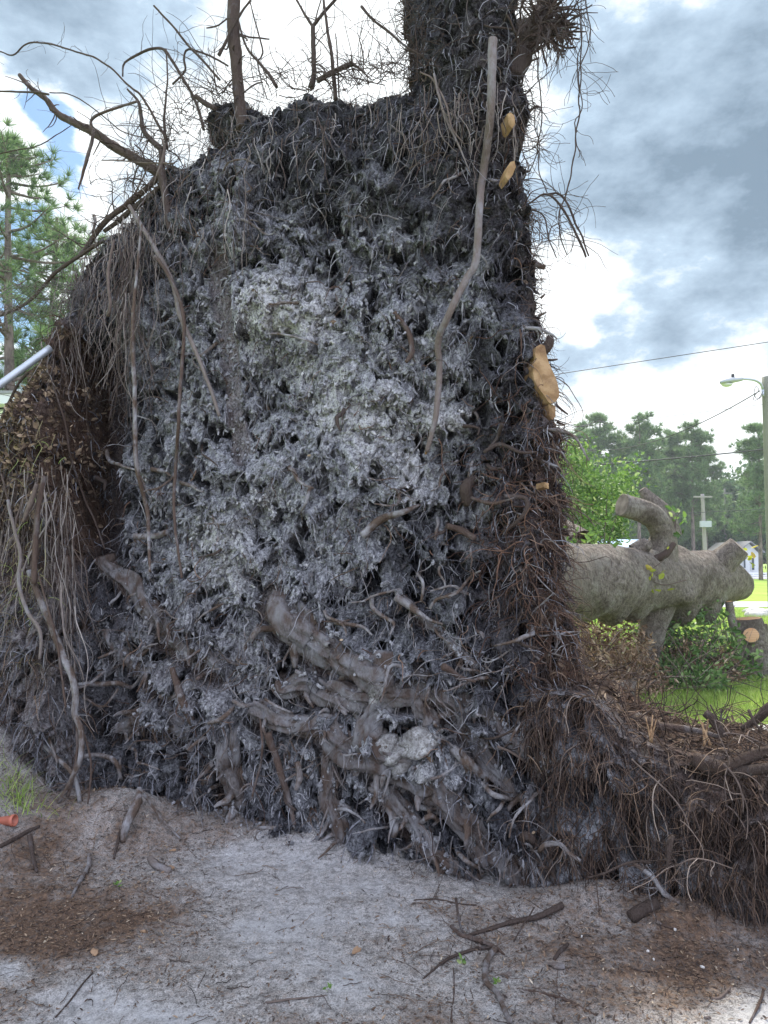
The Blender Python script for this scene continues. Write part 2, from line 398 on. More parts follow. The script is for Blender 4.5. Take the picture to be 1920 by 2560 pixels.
def _pbark(h):
    n = h.noise(6, 5, .6, stretch=(1, 1, .4)); h.color(h.ramp(n, [(.35, (.07,.055,.045)), (.65, (.22,.175,.145))])); h.bump(n, .6, .03)
M_pbark = mat('pine_bark', _pbark, .95, .1)
def leafmat(name, stops, trans=.35, rough=.55):
    m = mat(name, lambda h: None, rough, .35); nt = m.node_tree; b = [n for n in nt.nodes if n.type == 'BSDF_PRINCIPLED'][0]; out = [n for n in nt.nodes if n.type == 'OUTPUT_MATERIAL'][0]
    geo = nt.nodes.new('ShaderNodeNewGeometry'); r = nt.nodes.new('ShaderNodeValToRGB'); nt.links.new(geo.outputs['Random Per Island'], r.inputs[0])
    cr = r.color_ramp; cr.elements[0].position, cr.elements[0].color = stops[0][0], (*stops[0][1], 1); cr.elements[1].position, cr.elements[1].color = stops[-1][0], (*stops[-1][1], 1)
    for p, c in stops[1:-1]:
        e = cr.elements.new(p); e.color = (*c, 1)
    nt.links.new(r.outputs[0], b.inputs['Base Color'])
    if trans:
        t = nt.nodes.new('ShaderNodeBsdfTranslucent'); nt.links.new(r.outputs[0], t.inputs[0]); mx = nt.nodes.new('ShaderNodeMixShader'); mx.inputs[0].default_value = trans
        nt.links.new(b.outputs[0], mx.inputs[1]); nt.links.new(t.outputs[0], mx.inputs[2]); nt.links.new(mx.outputs[0], out.inputs[0])
    return m
M_grass = leafmat('grass_blades', [(0, (.17,.27,.05)), (.4, (.29,.42,.08)), (.8, (.43,.54,.15)), (1, (.42,.45,.16))], .45)
M_needle = leafmat('pine_needles', [(0, (.07,.125,.05)), (.5, (.13,.22,.08)), (1, (.22,.32,.12))], .45, .6)
M_farleaf = leafmat('distant_leaves', [(0, (.05,.10,.045)), (.5, (.09,.17,.07)), (1, (.17,.25,.10))], .4, .6)
M_green = leafmat('oak_leaves_green', [(0, (.07,.14,.03)), (.5, (.13,.24,.05)), (.9, (.24,.36,.09)), (1, (.5,.55,.25))], .4, .45)
M_shrub = leafmat('shrub_leaves', [(0, (.07,.14,.04)), (.6, (.15,.26,.07)), (1, (.32,.42,.16))], .35, .5)
M_yellow = leafmat('sprig_leaves', [(0, (.30,.35,.03)), (.7, (.45,.48,.06)), (1, (.5,.33,.07))], .5, .45)
M_deadleaf = leafmat('dead_leaves', [(0, (.10,.06,.035)), (.4, (.22,.14,.08)), (.8, (.36,.25,.15)), (1, (.52,.42,.29))], .15, .7)
M_litter = leafmat('leaf_litter', [(0, (.06,.04,.026)), (.5, (.14,.095,.06)), (.85, (.26,.185,.115)), (1, (.46,.35,.23))], .05, .8)
M_chips = leafmat('chips', [(0, (.03,.022,.018)), (.35, (.09,.055,.035)), (.8, (.17,.11,.07)), (.97, (.30,.22,.14)), (1, (.52,.44,.33))], 0, .8)
M_drygrass = leafmat('dry_grass', [(0, (.20,.17,.08)), (.5, (.36,.31,.15)), (1, (.28,.38,.10))], .3, .6)
def plain(name, c, rough=.6, var=.25, scale=8, metal=0):
    def f(h):
        n = h.noise(scale, 4, .6); h.color(h.mixc(h.mt('MULTIPLY', n, 1), tuple(x*(1-var) for x in c), tuple(min(1, x*(1+var)) for x in c)))
        h.b.inputs['Metallic'].default_value = metal; h.bump(n, .15, .01)
    return mat(name, f, rough, .4)
M_galv = plain('galvanised_steel', (.42,.45,.47), .45, .15, 12, .6)
M_wire = plain('dark_wire', (.10,.09,.085), .6, .3, 20, .3)
M_cable = plain('black_cable', (.03,.03,.032), .6, .1)
M_concretepole = plain('greenish_weathered_pole', (.19,.19,.145), .85, .2, 5)
M_greypole = plain('weathered_wood_pole', (.25,.23,.21), .9, .2, 5)
M_siding = plain('white_siding', (.78,.78,.74), .7, .05, 3)
M_trim = plain('grey_trim', (.55,.56,.55), .6, .06, 3)
M_roofmetal = plain('blue_metal_roof', (.36,.50,.66), .5, .06, 2, .1)
M_roofgrey = plain('grey_shingle', (.22,.22,.22), .9, .2, 6)
M_glass = plain('dark_window', (.04,.05,.06), .15, .1)
M_lens = plain('lamp_lens', (.55,.56,.55), .2, .1)
M_asphalt = plain('pale_asphalt', (.34,.34,.36), .9, .12, 4)
M_terracotta = plain('terracotta_plastic', (.42,.13,.08), .55, .15, 20)
M_chipface = plain('dirty_wood_chip', (.30,.19,.11), .85, .35, 60)
M_stone = plain('white_stone', (.50,.47,.42), .85, .25, 8)
M_lamphead = plain('lamp_metal', (.36,.38,.39), .5, .1)

# ------------------------------------------------------------------ ground
def ground_z(X, Y):
    X = np.asarray(X, float); Y = np.asarray(Y, float)
    near = smooth(14, 7, Y)*smooth(9, 5, np.abs(X))
    z = .03*fbm(X*1.1, Y*1.1, 3, 3)*near
    def g(cx, cy, sx, sy, h): return h*np.exp(-((X-cx)/sx)**2-((Y-cy)/sy)**2)
    z = z+g(-2.75, 4.55, .75, .75, .85)+g(-1.52, 4.35, .26, .22, .15)+g(-1.3, 4.55, .45, .3, .08)
    z = z+g(1.02, 3.52, .22, .13, .10)+g(1.33, 3.34, .22, .12, .10)+g(.75, 3.55, .25, .15, .03)
    z = z+g(-.6, 4.45, .9, .25, .07)+g(-.1, 4.25, .5, .2, .05)
    z = z+.9*g(2.9, 5.2, 1.3, 1.2, .45)
    return z
def axis(lo, a, b, hi, step, grow=1.16):
    c = list(np.arange(a, b+1e-6, step)); s = step; x = c[-1]
    while x < hi: s *= grow; x += s; c.append(x)
    s = step; x = c[0]
    while x > lo: s *= grow; x -= s; c.insert(0, x)
    return np.array(c)
gx = axis(-900, -2.6, 2.3, 900, .0115, 1.12); gy = axis(-300, 1.7, 4.9, 1500, .0115, 1.12)
GX, GY = np.meshgrid(gx, gy)
GZ = ground_z(GX, GY)
nearm = smooth(7, 5, GY)*smooth(3.6, 2.8, np.abs(GX))*smooth(1.0, 1.6, GY)
ppx, ppy = proj(GX, np.maximum(GY, .6), 0*GX)
mulch = np.zeros_like(GX)
def pg(px, py, sx, sy, w):
    global mulch
    mulch = mulch+w*np.exp(-((ppx-px)/sx)**2-((ppy-py)/sy)**2)
for a in ((100,2300,260,120,1.1),(-50,2420,200,120,.6),(380,2270,200,90,.6),(150,2150,200,60,.5),(1850,2430,350,110,1.0),(1500,2480,300,90,.5),(1300,2350,260,60,.4),(1700,2330,200,50,.6),(1250,2280,140,40,.35),(900,2560,500,60,.35),
          (750,2210,330,80,-.6),(620,2310,120,40,-.8),(200,2520,120,60,-.5),(1880,2540,120,60,-1.6),(20,2420,50,30,-1.8),(420,2540,150,50,-1.0),(900,2430,400,80,-.1),(200,1990,230,70,.75),(420,2110,260,45,.35),(640,2090,200,25,.5),(1000,2180,150,25,.2)): pg(*a)
nz = fbm(GX*3, GY*3, 5, 41); nzf = fbm(GX*14, GY*14, 4, 42, .65)
mulch = mulch*.85+.6*nz+.55*nzf-.03
lump = np.maximum(0, fbm(GX*22, GY*22, 4, 51, .65))
GZ = GZ+nearm*(.010*nzf+.012*lump*np.clip(mulch*2+.3, 0, 1.3)+.008*fbm(GX*5, GY*5, 3, 6)+.0035*perlin(GX*60, GY*60, 8))
clod = np.exp(-((GY-(4.35-.40*GX))/.28)**2)    # crumbly heap at the foot of the roots
GZ = GZ+nearm*clod*np.maximum(0, fbm(GX*9, GY*9, 4, 61, .6)+.05)*.16
# cracks in the brown earth
for pts in (((0,2290),(120,2250),(260,2240)),((250,2330),(330,2280),(480,2245),(560,2215),(640,2200)),((150,2560),(200,2500),(250,2440))):
    for (x0, y0), (x1, y1) in zip(pts[:-1], pts[1:]):
        a = P(x0, y0, 1); dz = CAM[2]
        A = CAM+(P(x0, y0, 1)-CAM)*(-CAM[2]/(P(x0, y0, 1)-CAM)[2]); B = CAM+(P(x1, y1, 1)-CAM)*(-CAM[2]/(P(x1, y1, 1)-CAM)[2])
        w = .018*fbm(GX*8, GY*8, 3, 71)
        ab = (B-A)[:2]; t = np.clip(((GX-A[0])*ab[0]+(GY-A[1])*ab[1])/(ab@ab), 0, 1)
        dd = np.hypot(GX-A[0]-t*ab[0]+w*2, GY-A[1]-t*ab[1]+w*2); GZ = GZ-.022*np.exp(-(dd/.012)**2)
grassf = smooth(5.6, 6.6, GY+.35*nz*2)*1.0+smooth(-3.2, -4.2, GX)
gpy, gpx = GY, GX
lv = np.clip(grassf, 0, 1)
ny, nx = GX.shape
idx = np.arange(nx*ny).reshape(ny, nx)
Fq = np.stack([idx[:-1, :-1], idx[:-1, 1:], idx[1:, 1:], idx[1:, :-1]], -1).reshape(-1, 4)
pale = np.clip(-mulch*.8+.02+.6*fbm(GX*2, GY*2, 3, 77), 0, 1)
def _ground(h):
    n = h.noise(14, 6, .65); n2 = h.noise(160, 4, .75); n3 = h.noise(45, 5, .7, off=(4, 4, 0))
    sand = h.ramp(n, [(.3, (.31, .29, .265)), (.5, (.455, .43, .395)), (.7, (.58, .555, .52))])
    sand = h.mixc(.85, sand, h.ramp(n2, [(.38, (.16, .15, .14)), (.56, (1, 1, 1))]), 'MULTIPLY')
    sand = h.mixc(.7, sand, h.ramp(n3, [(.38, (.22, .19, .17)), (.54, (1, 1, 1))]), 'MULTIPLY')
    br = h.ramp(n3, [(.3, (.04, .026, .018)), (.5, (.115, .072, .047)), (.72, (.25, .17, .115))])
    f = h.mt('ADD', h.attr('mulch'), h.mt('MULTIPLY', h.mt('SUBTRACT', n3, .5), 2.2), True)
    c = h.mixc(f, sand, br)
    p = h.mt('MULTIPLY', h.attr('pale'), h.mt('ADD', n3, .25, True), True)
    c = h.mixc(p, c, (.48, .48, .475))
    gn = h.noise(.35, 6, .7); gn2 = h.noise(9, 4, .7)
    gr = h.ramp(gn, [(.3, (.20, .31, .05)), (.55, (.29, .42, .07)), (.75, (.38, .47, .12))])
    gr = h.mixc(.5, gr, h.ramp(gn2, [(.3, (.4, .4, .4)), (.6, (1, 1, 1))]), 'MULTIPLY')
    c = h.mixc(h.attr('grassy'), c, gr)
    h.color(c); h.bump(h.mt('ADD', n3, n2), .7, .008)
M_ground = mat('sandy_ground', _ground, .95, .1)
g = MO('ground', np.stack([GX, GY, GZ], -1).reshape(-1, 3), Fq, M_ground, None, True, {'mulch': np.clip(mulch, 0, 1).ravel(), 'pale': pale.ravel(), 'grassy': lv.ravel()})
tag(g, kind='structure')

def onground(px, py, lift=0.0):
    v = P(px, py, 1.0)-CAM; t = np.linspace(.8, 14, 1400); q = CAM[None]+v[None]*t[:, None]
    k = np.nonzero(q[:, 2] < ground_z(q[:, 0], q[:, 1]))[0]; q = q[k[0]] if len(k) else CAM+v*(-CAM[2]/v[2])
    q = q.copy(); q[2] += lift; return q
def strip(name, y0, y1, x0, x1, m, z=.012):
    mb = MB(); xs = np.linspace(x0, x1, 30)
    w = .12*np.sin(xs*.7)
    V = np.vstack([np.stack([xs, y0+w*0+0*xs, np.full(30, z)], 1), np.stack([xs, y1+0*xs, np.full(30, z)], 1)])
    i = np.arange(29); mb.add(V, None, np.stack([i, i+1, i+31, i+30], -1)); return tag(mb.build(name, m, None, False), kind='structure')
strip('driveway', 25.2, 28.6, -40, 90, M_asphalt)
strip('road', 62, 82, -150, 200, M_asphalt, .02)

# ------------------------------------------------------------------ the fallen tree: root plate
tree = thing('fallen_tree', 'huge uprooted oak on its side, wall of grey sandy roots facing us, trunk lying behind', 'fallen tree', (0.2, 4.3, 0))
OUT = [(-330,2020),(-330,1330),(-60,1160),(40,1080),(85,1000),(125,910),(150,810),(172,765),(162,725),(172,670),(240,580),(330,490),(405,430),(400,385),(470,375),(520,340),(560,345),(585,330),(560,300),(515,265),(520,220),(590,205),(625,235),(672,262),(700,225),(760,193),(840,212),(900,205),(960,190),(1035,198),(1065,120),(1045,0),(1030,-300),(1300,-300),(1290,-80),(1285,120),(1308,200),(1305,330),(1318,500),(1340,650),(1352,800),(1375,950),(1398,1100),(1410,1300),(1428,1450),(1450,1600),(1468,1700),(1480,1850),(1470,2000),(1460,2160),(1400,2290),(1200,2260),(1000,2200),(740,2150),(560,2080),(400,2040),(200,2060)]
def XZ(px, py, out=0):
    q = WP(px, py, out); return q[0], q[2]
poly = np.array([XZ(*p) for p in OUT])
def poly_dist(X, Z, poly):
    d = np.full(X.shape, 1e9); ins = np.zeros(X.shape, bool)
    for a, b in zip(poly, np.roll(poly, -1, 0)):
        ab = b-a; t = np.clip(((X-a[0])*ab[0]+(Z-a[1])*ab[1])/(ab@ab+1e-12), 0, 1)
        d = np.minimum(d, np.hypot(X-a[0]-t*ab[0], Z-a[1]-t*ab[1]))
        c = ((a[1] > Z) != (b[1] > Z)) & (X < (b[0]-a[0])*(Z-a[1])/(b[1]-a[1]+1e-12)+a[0]); ins ^= c
    return np.where(ins, d, -d)
ST = .0060
xs = np.arange(poly[:, 0].min()-.05, poly[:, 0].max()+.2, ST); zs = np.arange(poly[:, 1].min()-.05, poly[:, 1].max()+.05, ST)
WX, WZ = np.meshgrid(xs, zs)
D = poly_dist(WX, WZ, poly)+.055+.085*fbm(WX*4.5, WZ*4.5, 4, 81, .6)+.022*fbm(WX*25, WZ*25, 2, 82)
BASE = PC-PA*WX+PB*WZ
bx, by = proj(WX, BASE, WZ)           # photo pixel of each base point: places the big features
def blob(px, py, sx, sy): return np.exp(-((bx-px)/sx)**2-((by-py)/sy)**2)
wx = WX+.10*fbm(WX*2.5, WZ*2.5, 3, 91)+.018*fbm(WX*16, WZ*16, 2, 93); wz = WZ+.10*fbm(WX*2.5, WZ*2.5, 3, 92)+.018*fbm(WX*16, WZ*16, 2, 94)
amp = np.clip(.75+1.1*fbm(WX*1.7, WZ*1.7, 3, 95), .25, 1.35)        # calm sandy faces next to shaggy ones
calm = np.zeros_like(WX)
for _c in ((655,790,70,95,.9),(740,740,120,60,.7),(905,1090,90,80,.7),(1090,1010,130,70,.7),(570,1400,100,110,.8),(350,1120,120,160,.6),(420,1000,110,120,.5),(1060,1180,100,90,.4),(860,1290,120,80,.3)):
    calm = np.maximum(calm, _c[4]*blob(*_c[:4]))
calm = np.maximum(calm, .8*smooth(.12, .35, fbm(WX*1.4, WZ*1.4, 3, 96))*smooth(300, 600, by)); amp = amp*(1-.72*calm)
h = .20*fbm(wx*1.3, wz*1.3, 3, 101)
bil = np.abs(fbm(wx*3.6, wz*3.2, 3, 102)); h = h+.27*bil*(.4+.6*amp)+.055*np.abs(fbm(wx*9, wz*7, 3, 108))*amp+.02*np.abs(fbm(wx*30, wz*26, 2, 110))
fr = ridged(wx*21+.4*perlin(wz*5, wx*5, 5), wz*9.0, 3, 103); h = h+.018*fr*amp
fr2 = ridged(wx*38, wz*15, 2, 104); h = h+.012*fr2*(.3+.7*amp)
h = h+.012*fbm(wx*40, wz*40, 3, 105, .6)+.035*calm*ridged(wx*4, wz*4, 4, 109)
pock = fbm(wx*8.5, wz*7.5, 4, 106)+.25*fbm(wx*1.5, wz*1.5, 2, 113); pk = smooth(.17, .33, pock); h = h-.20*pk*(1-calm)
pk2 = smooth(.18, .36, fbm(wx*15, wz*11, 3, 107)); h = h-.06*pk2*(1-.8*calm)
# large form
lob = smooth(236, 192, bx+18*fbm(WX*5, WZ*5, 2, 111)-smooth(1300, 1900, by)*30)*smooth(770, 860, by)
h = h+.42*lob*(.7+.3*smooth(770, 1150, by))
cav = smooth(165, 215, bx)*smooth(330, 250, bx)*smooth(820, 900, by)*smooth(1500, 1250, by); h = h-.55*cav
h = h+.10*smooth(1450, 1900, by)                      # the buttress roots swell towards the foot
h = h+.16*blob(700, 780, 110, 75)*1.0+.05*blob(900, 1080, 120, 120)+.05*blob(560, 1400, 130, 110)
h = h-.06*smooth(400, 100, by)
h = h+.10*smooth(1120, 1200, bx)*smooth(400, 250, by)
# hollow knot with a rolled rim at the lower right
ax, ay = bx-1000, by-1830; rr_ = np.hypot(ax/1.0, ay/1.1)+12*fbm(WX*6, WZ*6, 3, 120)
h = h+.15*np.exp(-((rr_-78)/26)**2)-.26*np.exp(-(rr_/46)**2)*smooth(60, -10, ay)+.10*blob(1040, 1870, 38, 42)
# half buried thick roots: ridge profiles along polylines (photo pixels, radius px)
RIDGES = [([(690,1500),(760,1570),(860,1640),(961,1693),(1097,1747),(1178,1834),(1290,1990)],[44,52,46,42,38,30,18]),
 ([(700,1704),(825,1715),(912,1753),(960,1800)],[26,30,26,20]),
 ([(640,1780),(771,1807),(880,1861),(988,1921),(1097,1970),(1178,2051),(1225,2160)],[20,30,34,34,30,30,24]),
 ([(265,1390),(321,1452),(380,1498),(413,1553),(440,1600),(485,1638),(560,1672)],[24,26,24,26,26,24,18]),
 ([(203,1545),(253,1560),(295,1600),(363,1680),(439,1722),(480,1820)],[10,14,16,16,18,16]),
 ([(300,1822),(359,1806),(422,1811),(490,1830)],[16,18,20,16]),
 ([(585,1830),(580,1920),(582,2025)],[30,28,30]),
 ([(820,1850),(830,1950),(840,2085)],[24,24,26]),
 ([(1250,2100),(1330,2140),(1370,2120)],[22,24,22]),([(1345,1990),(1365,2080),(1385,2210)],[26,26,26]),
 ([(1240,2130),(1270,2190),(1320,2230)],[20,18,16]),
 ([(548,640),(560,740),(578,860),(586,950),(604,1120)],[24,26,24,20,22]),
 ([(1000,1480),(1060,1540),(1160,1640),(1220,1700)],[10,12,10,8]),
 ([(480,1860),(500,1950),(440,2030)],[12,12,8]),([(930,1960),(1010,2050),(1110,2130),(1200,2200)],[16,20,18,16]),
 ([(1180,1740),(1250,1800),(1330,1900),(1400,1990)],[16,18,18,14])]
rootm = np.zeros_like(h)
for pts, rad in RIDGES:
    pts = np.array(pts, float); rad = np.array(rad, float)
    rx = bx+10*fbm(WX*5, WZ*5, 3, 131); ry = by+10*fbm(WX*5, WZ*5, 3, 132)
    for k in range(len(pts)-1):
        a, b = pts[k], pts[k+1]; ab = b-a; t = np.clip(((rx-a[0])*ab[0]+(ry-a[1])*ab[1])/(ab@ab), 0, 1)
        r = rad[k]+(rad[k+1]-rad[k])*t; dd = np.hypot(rx-a[0]-t*ab[0], ry-a[1]-t*ab[1])/r
        m = smooth(1.25, .9, dd); m = m*(smooth(900, 1100, by) if pts[0][1] > 1200 else 1); h = h*(1-m)+(.02+.010*fr2)*m; rootm = np.maximum(rootm, m)
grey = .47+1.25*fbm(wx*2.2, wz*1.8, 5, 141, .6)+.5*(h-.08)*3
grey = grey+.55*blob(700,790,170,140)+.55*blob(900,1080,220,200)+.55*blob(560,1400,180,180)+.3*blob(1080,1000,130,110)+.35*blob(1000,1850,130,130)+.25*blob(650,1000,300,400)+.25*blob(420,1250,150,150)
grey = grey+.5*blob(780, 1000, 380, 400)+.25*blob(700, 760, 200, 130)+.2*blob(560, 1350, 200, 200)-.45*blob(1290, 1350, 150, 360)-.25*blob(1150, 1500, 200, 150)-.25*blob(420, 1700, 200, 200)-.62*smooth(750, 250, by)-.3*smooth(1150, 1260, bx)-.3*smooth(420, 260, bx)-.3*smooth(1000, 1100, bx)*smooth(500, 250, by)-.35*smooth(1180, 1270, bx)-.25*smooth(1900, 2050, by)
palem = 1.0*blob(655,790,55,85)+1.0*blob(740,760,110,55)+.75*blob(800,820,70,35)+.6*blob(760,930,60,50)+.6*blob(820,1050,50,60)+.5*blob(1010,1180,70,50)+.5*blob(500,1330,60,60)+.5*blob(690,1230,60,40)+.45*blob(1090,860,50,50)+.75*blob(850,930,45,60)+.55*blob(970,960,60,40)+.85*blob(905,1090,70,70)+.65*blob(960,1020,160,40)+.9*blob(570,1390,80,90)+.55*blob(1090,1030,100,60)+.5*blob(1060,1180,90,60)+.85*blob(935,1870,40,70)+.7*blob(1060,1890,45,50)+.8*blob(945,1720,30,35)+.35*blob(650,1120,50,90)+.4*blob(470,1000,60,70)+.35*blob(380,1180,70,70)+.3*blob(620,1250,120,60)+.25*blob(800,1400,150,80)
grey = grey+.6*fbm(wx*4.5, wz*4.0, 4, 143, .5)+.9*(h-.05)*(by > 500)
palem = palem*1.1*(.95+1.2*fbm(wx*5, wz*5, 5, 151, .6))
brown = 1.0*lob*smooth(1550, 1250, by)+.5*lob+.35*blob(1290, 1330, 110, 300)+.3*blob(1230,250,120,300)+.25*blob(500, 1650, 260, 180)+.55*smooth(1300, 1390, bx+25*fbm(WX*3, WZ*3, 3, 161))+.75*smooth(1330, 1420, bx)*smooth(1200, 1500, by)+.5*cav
brown = np.clip(brown+.55*rootm, 0, 1); grey = grey-.35*pk-.3*cav  # shade of the left cavity and the pits darkened into the soil colour
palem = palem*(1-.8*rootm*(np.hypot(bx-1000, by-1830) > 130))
s = np.clip(D/.34, 0, 1); prof = np.sqrt(np.clip(1-(1-s)**2, 0, 1))
mask = D > 0
BK = .42
det = np.clip(h, -.4, 1)
drop = .55*(.24*bil+.040*fr)*prof
FX = WX+.012*fbm(WX*20, WZ*20, 2, 171); FZ = WZ-drop
FY = BASE-det*(.35+.65*prof)+BK*(1-prof)
BYY = BASE+BK+.35*prof+.08*fbm(WX*3, WZ*3, 3, 181)
HS = det*(.35+.65*prof)-BK*(1-prof)          # outward height of the real surface
def hs(x, z):
    i = int(np.clip((z-zs[0])/ST, 0, len(zs)-1)); j = int(np.clip((x-xs[0])/ST, 0, len(xs)-1)); return float(HS[i, j])
def W(px, py, out=.02):
    """point on the root plate's real surface seen at a photo pixel, out metres proud of it"""
    e = 0.1
    for _ in range(4):
        q = WP(px, py, e+out); e = .5*e+.5*hs(q[0], q[2])
    return WP(px, py, max(-.15, e)+out)
cell = mask[:-1, :-1] & mask[:-1, 1:] & mask[1:, 1:] & mask[1:, :-1]
used = np.zeros_like(mask); used[:-1, :-1] |= cell; used[:-1, 1:] |= cell; used[1:, 1:] |= cell; used[1:, :-1] |= cell
remap = -np.ones(mask.shape, int); nused = used.sum(); remap[used] = np.arange(nused)
ci, cj = np.nonzero(cell)
fF = np.stack([remap[ci, cj], remap[ci, cj+1], remap[ci+1, cj+1], remap[ci+1, cj]], -1)
# rear skin, coarser look but same grid; rim stitched where cells end
fB = fF[:, ::-1]+nused
V = np.concatenate([np.stack([FX, FY, FZ], -1)[used], np.stack([WX, BYY, WZ], -1)[used]])
edges = []
for di, dj, (a, b) in ((-1,0,((0,0),(0,1))),(1,0,((1,1),(1,0))),(0,-1,((1,0),(0,0))),(0,1,((0,1),(1,1)))):
    pc = np.pad(cell, 1); nb = pc[1+di:1+di+cell.shape[0], 1+dj:1+dj+cell.shape[1]]
    i_, j_ = np.nonzero(cell & ~nb); A = remap[i_+a[0], j_+a[1]]; B = remap[i_+b[0], j_+b[1]]
    edges.append(np.stack([B, A, A+nused, B+nused], -1))
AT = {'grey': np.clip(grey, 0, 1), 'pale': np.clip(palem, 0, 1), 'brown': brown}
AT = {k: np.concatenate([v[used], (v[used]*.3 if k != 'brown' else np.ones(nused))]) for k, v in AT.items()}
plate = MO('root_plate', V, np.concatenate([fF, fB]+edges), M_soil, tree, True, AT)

# ---- roots standing on or out of the plate: each its own sub-part
Z1 = lambda L_: [(x*.5787, y*.5787) for x, y in L_]
Z2 = lambda L_: [(960+x*.5787, y*.5787) for x, y in L_]
ZL = lambda L_: [(x*.422, 1300+y*.422) for x, y in L_]
ZM = lambda L_: [(500+x*.5425, 1400+y*.5425) for x, y in L_]
rid = [0]
def root(pts, w, out=.03, m=None, parent=None, name='root', rough=.14, wig=.006, sides=8, free=False, twigs=0, label=None):
    """w = width in photo px at start,end (or list); out scalar or list; free = not tied to the surface height"""
    n = len(pts); rid[0] += 1
    ww = np.interp(np.linspace(0, 1, n), np.linspace(0, 1, len(w)), w)
    oo = np.interp(np.linspace(0, 1, n), np.linspace(0, 1, len(out)), out) if isinstance(out, (list, tuple)) else [out]*n
    pts3 = [WP(x, y, o) if free else W(x, y, o) for (x, y), o in zip(pts, oo)]
    rad = [a/2*q[1]/F_PX for a, q in zip(ww, pts3)]
    mb = MB(); C, r, T = tube(mb, pts3, rad, sides, .022, rough, True, wig, rid[0])
    if twigs:
        k = rng.integers(2, len(C)-1, twigs); d0 = unit(twigs)+T[k]*.6+np.array([0, -.2, 0])
        Pp = walk(C[k], d0, rng.uniform(.06, .32, twigs), 8, .15, .5); rr = r[k][:, None]*.3*np.linspace(1, .35, 8)[None]
        strands(mb, Pp, np.clip(rr, .0012, .006), 4)
    o = mb.build(name, m or M_root, parent or plate)
    if label: o['label'] = label
    return o
FR = dict(free=True)
# branches and roots against the sky, top left
root(Z1([(85,325),(140,385),(200,430),(250,490),(330,535),(400,570),(520,650),(600,690),(690,750)]), [11,16,24,26], [.0,-.05], M_rootdark, twigs=26, **FR)
root(Z1([(-60,215),(0,225),(60,238),(110,190),(200,188),(330,220),(450,270),(560,370),(620,430),(720,600)]), [3,4,4,5,7], .05, M_rootdark, twigs=20, wig=.012, **FR)
root(Z1([(665,25),(730,95),(800,180),(870,255),(950,345)]), [5,6,6], -.05, M_rootdark, twigs=8, **FR)
root(Z1([(530,330),(540,270),(620,225),(700,212),(740,260),(790,340),(840,420),(880,560)]), [4,7,8,8], 0, M_rootdark, twigs=16, **FR)
root(Z1([(985,285),(900,240),(815,212),(795,250),(800,310),(745,365)]), [5,5,6,5], -.1, M_rootdark, twigs=12, **FR)
root(Z1([(718,215),(725,330),(715,420),(708,520),(722,640)]), [4,4,6,9], .05, M_rootdark, twigs=10, **FR)
root(Z1([(550,385),(600,440),(610,500),(625,570),(700,650)]), [5,9,12,16], .02, M_rootdark, twigs=14, **FR)
root(Z1([(592,438),(520,460),(400,510),(403,580),(380,680),(360,740),(338,818)]), [6,7,9,10,4], .08, M_rootbrown, twigs=10, **FR)
root(Z1([(1012,-120),(1010,0),(1008,120),(1020,250),(1030,400),(1050,560)]), [36,34,32,30,34], -.05, M_rootdark, twigs=24, sides=12, **FR)
root(Z1([(1085,0),(1045,50),(1000,130),(945,240)]), [5,6,7,9], .02, M_rootdark, twigs=6, **FR)
root(Z1([(1030,90),(1060,190),(1110,260),(1160,320),(1195,375)]), [5,6,8,10], -.05, M_rootdark, twigs=8, **FR)
root(Z1([(1072,-20),(1110,120),(1135,230),(1112,262)]), [3,4,5,4], -.05, M_rootdark, twigs=5, **FR)
root(Z1([(1110,260),(1130,350),(1155,430)]), [4,3], -.05, M_rootdark, **FR)
root(Z1([(1345,380),(1355,330),(1352,220),(1352,110)]), [16,14,13,12], -.1, M_rootdark, twigs=10, **FR)
root(Z1([(1352,115),(1310,50),(1275,-10)]), [8,6,5], -.1, M_rootdark, twigs=4, **FR)
root(Z1([(1350,115),(1400,55),(1460,-15)]), [10,8,8], -.1, M_rootdark, twigs=4, **FR)
root(Z1([(1360,100),(1375,40),(1390,-10)]), [4,3], -.1, M_rootdark, **FR)
root(Z1([(1395,-30),(1410,100),(1430,220),(1450,430)]), [6,8,9,12], -.02, M_rootdark, twigs=8, **FR)
root(Z1([(1450,145),(1458,250),(1465,420)]), [3,4,4], -.05, M_rootdark, **FR)
root(Z1([(1370,350),(1440,315),(1525,272)]), [14,14,12], .04, M_rootdark, twigs=12, **FR)
root(Z1([(1522,272),(1560,300),(1605,345)]), [7,5,3], .04, M_rootdark, **FR)
root(Z1([(-60,398),(0,396),(140,400),(210,408)]), [4,5,6], .1, M_rootdark, twigs=4, **FR)
root(Z1([(215,400),(300,410),(420,480),(520,560),(640,600)]), [3,3,3,3], .05, M_rootdark, **FR)
root(Z1([(-50,668),(0,662),(150,632),(250,580),(310,540)]), [3,3,3,2], .2, M_rootdark, twigs=4, **FR)
root(Z1([(440,692),(560,700),(750,706)]), [3,3,4], .12, M_finetan, **FR)
root(Z1([(1562,28),(1600,75),(1659,122),(1740,190),(1830,245)]), [8,6,6,6], .05, M_rootdark, twigs=10, **FR)
root(Z1([(560,885),(590,820),(640,720)]), [6,5,3], .05, M_finetan, **FR)
root(Z1([(680,760),(700,700),(712,640),(700,600)]), [10,8,5], .12, M_finetan, **FR)
root(Z1([(700,650),(700,760),(715,850),(735,1000)]), [14,22,20,16], .10, M_rootdark, **FR)
root(Z1([(450,1000),(540,930),(600,880),(700,800)]), [10,14,16,12], .05, M_rootdark, twigs=14, **FR)
root(Z1([(845,415),(880,440),(930,470)]), [12,14], .08, M_rootdark, **FR)
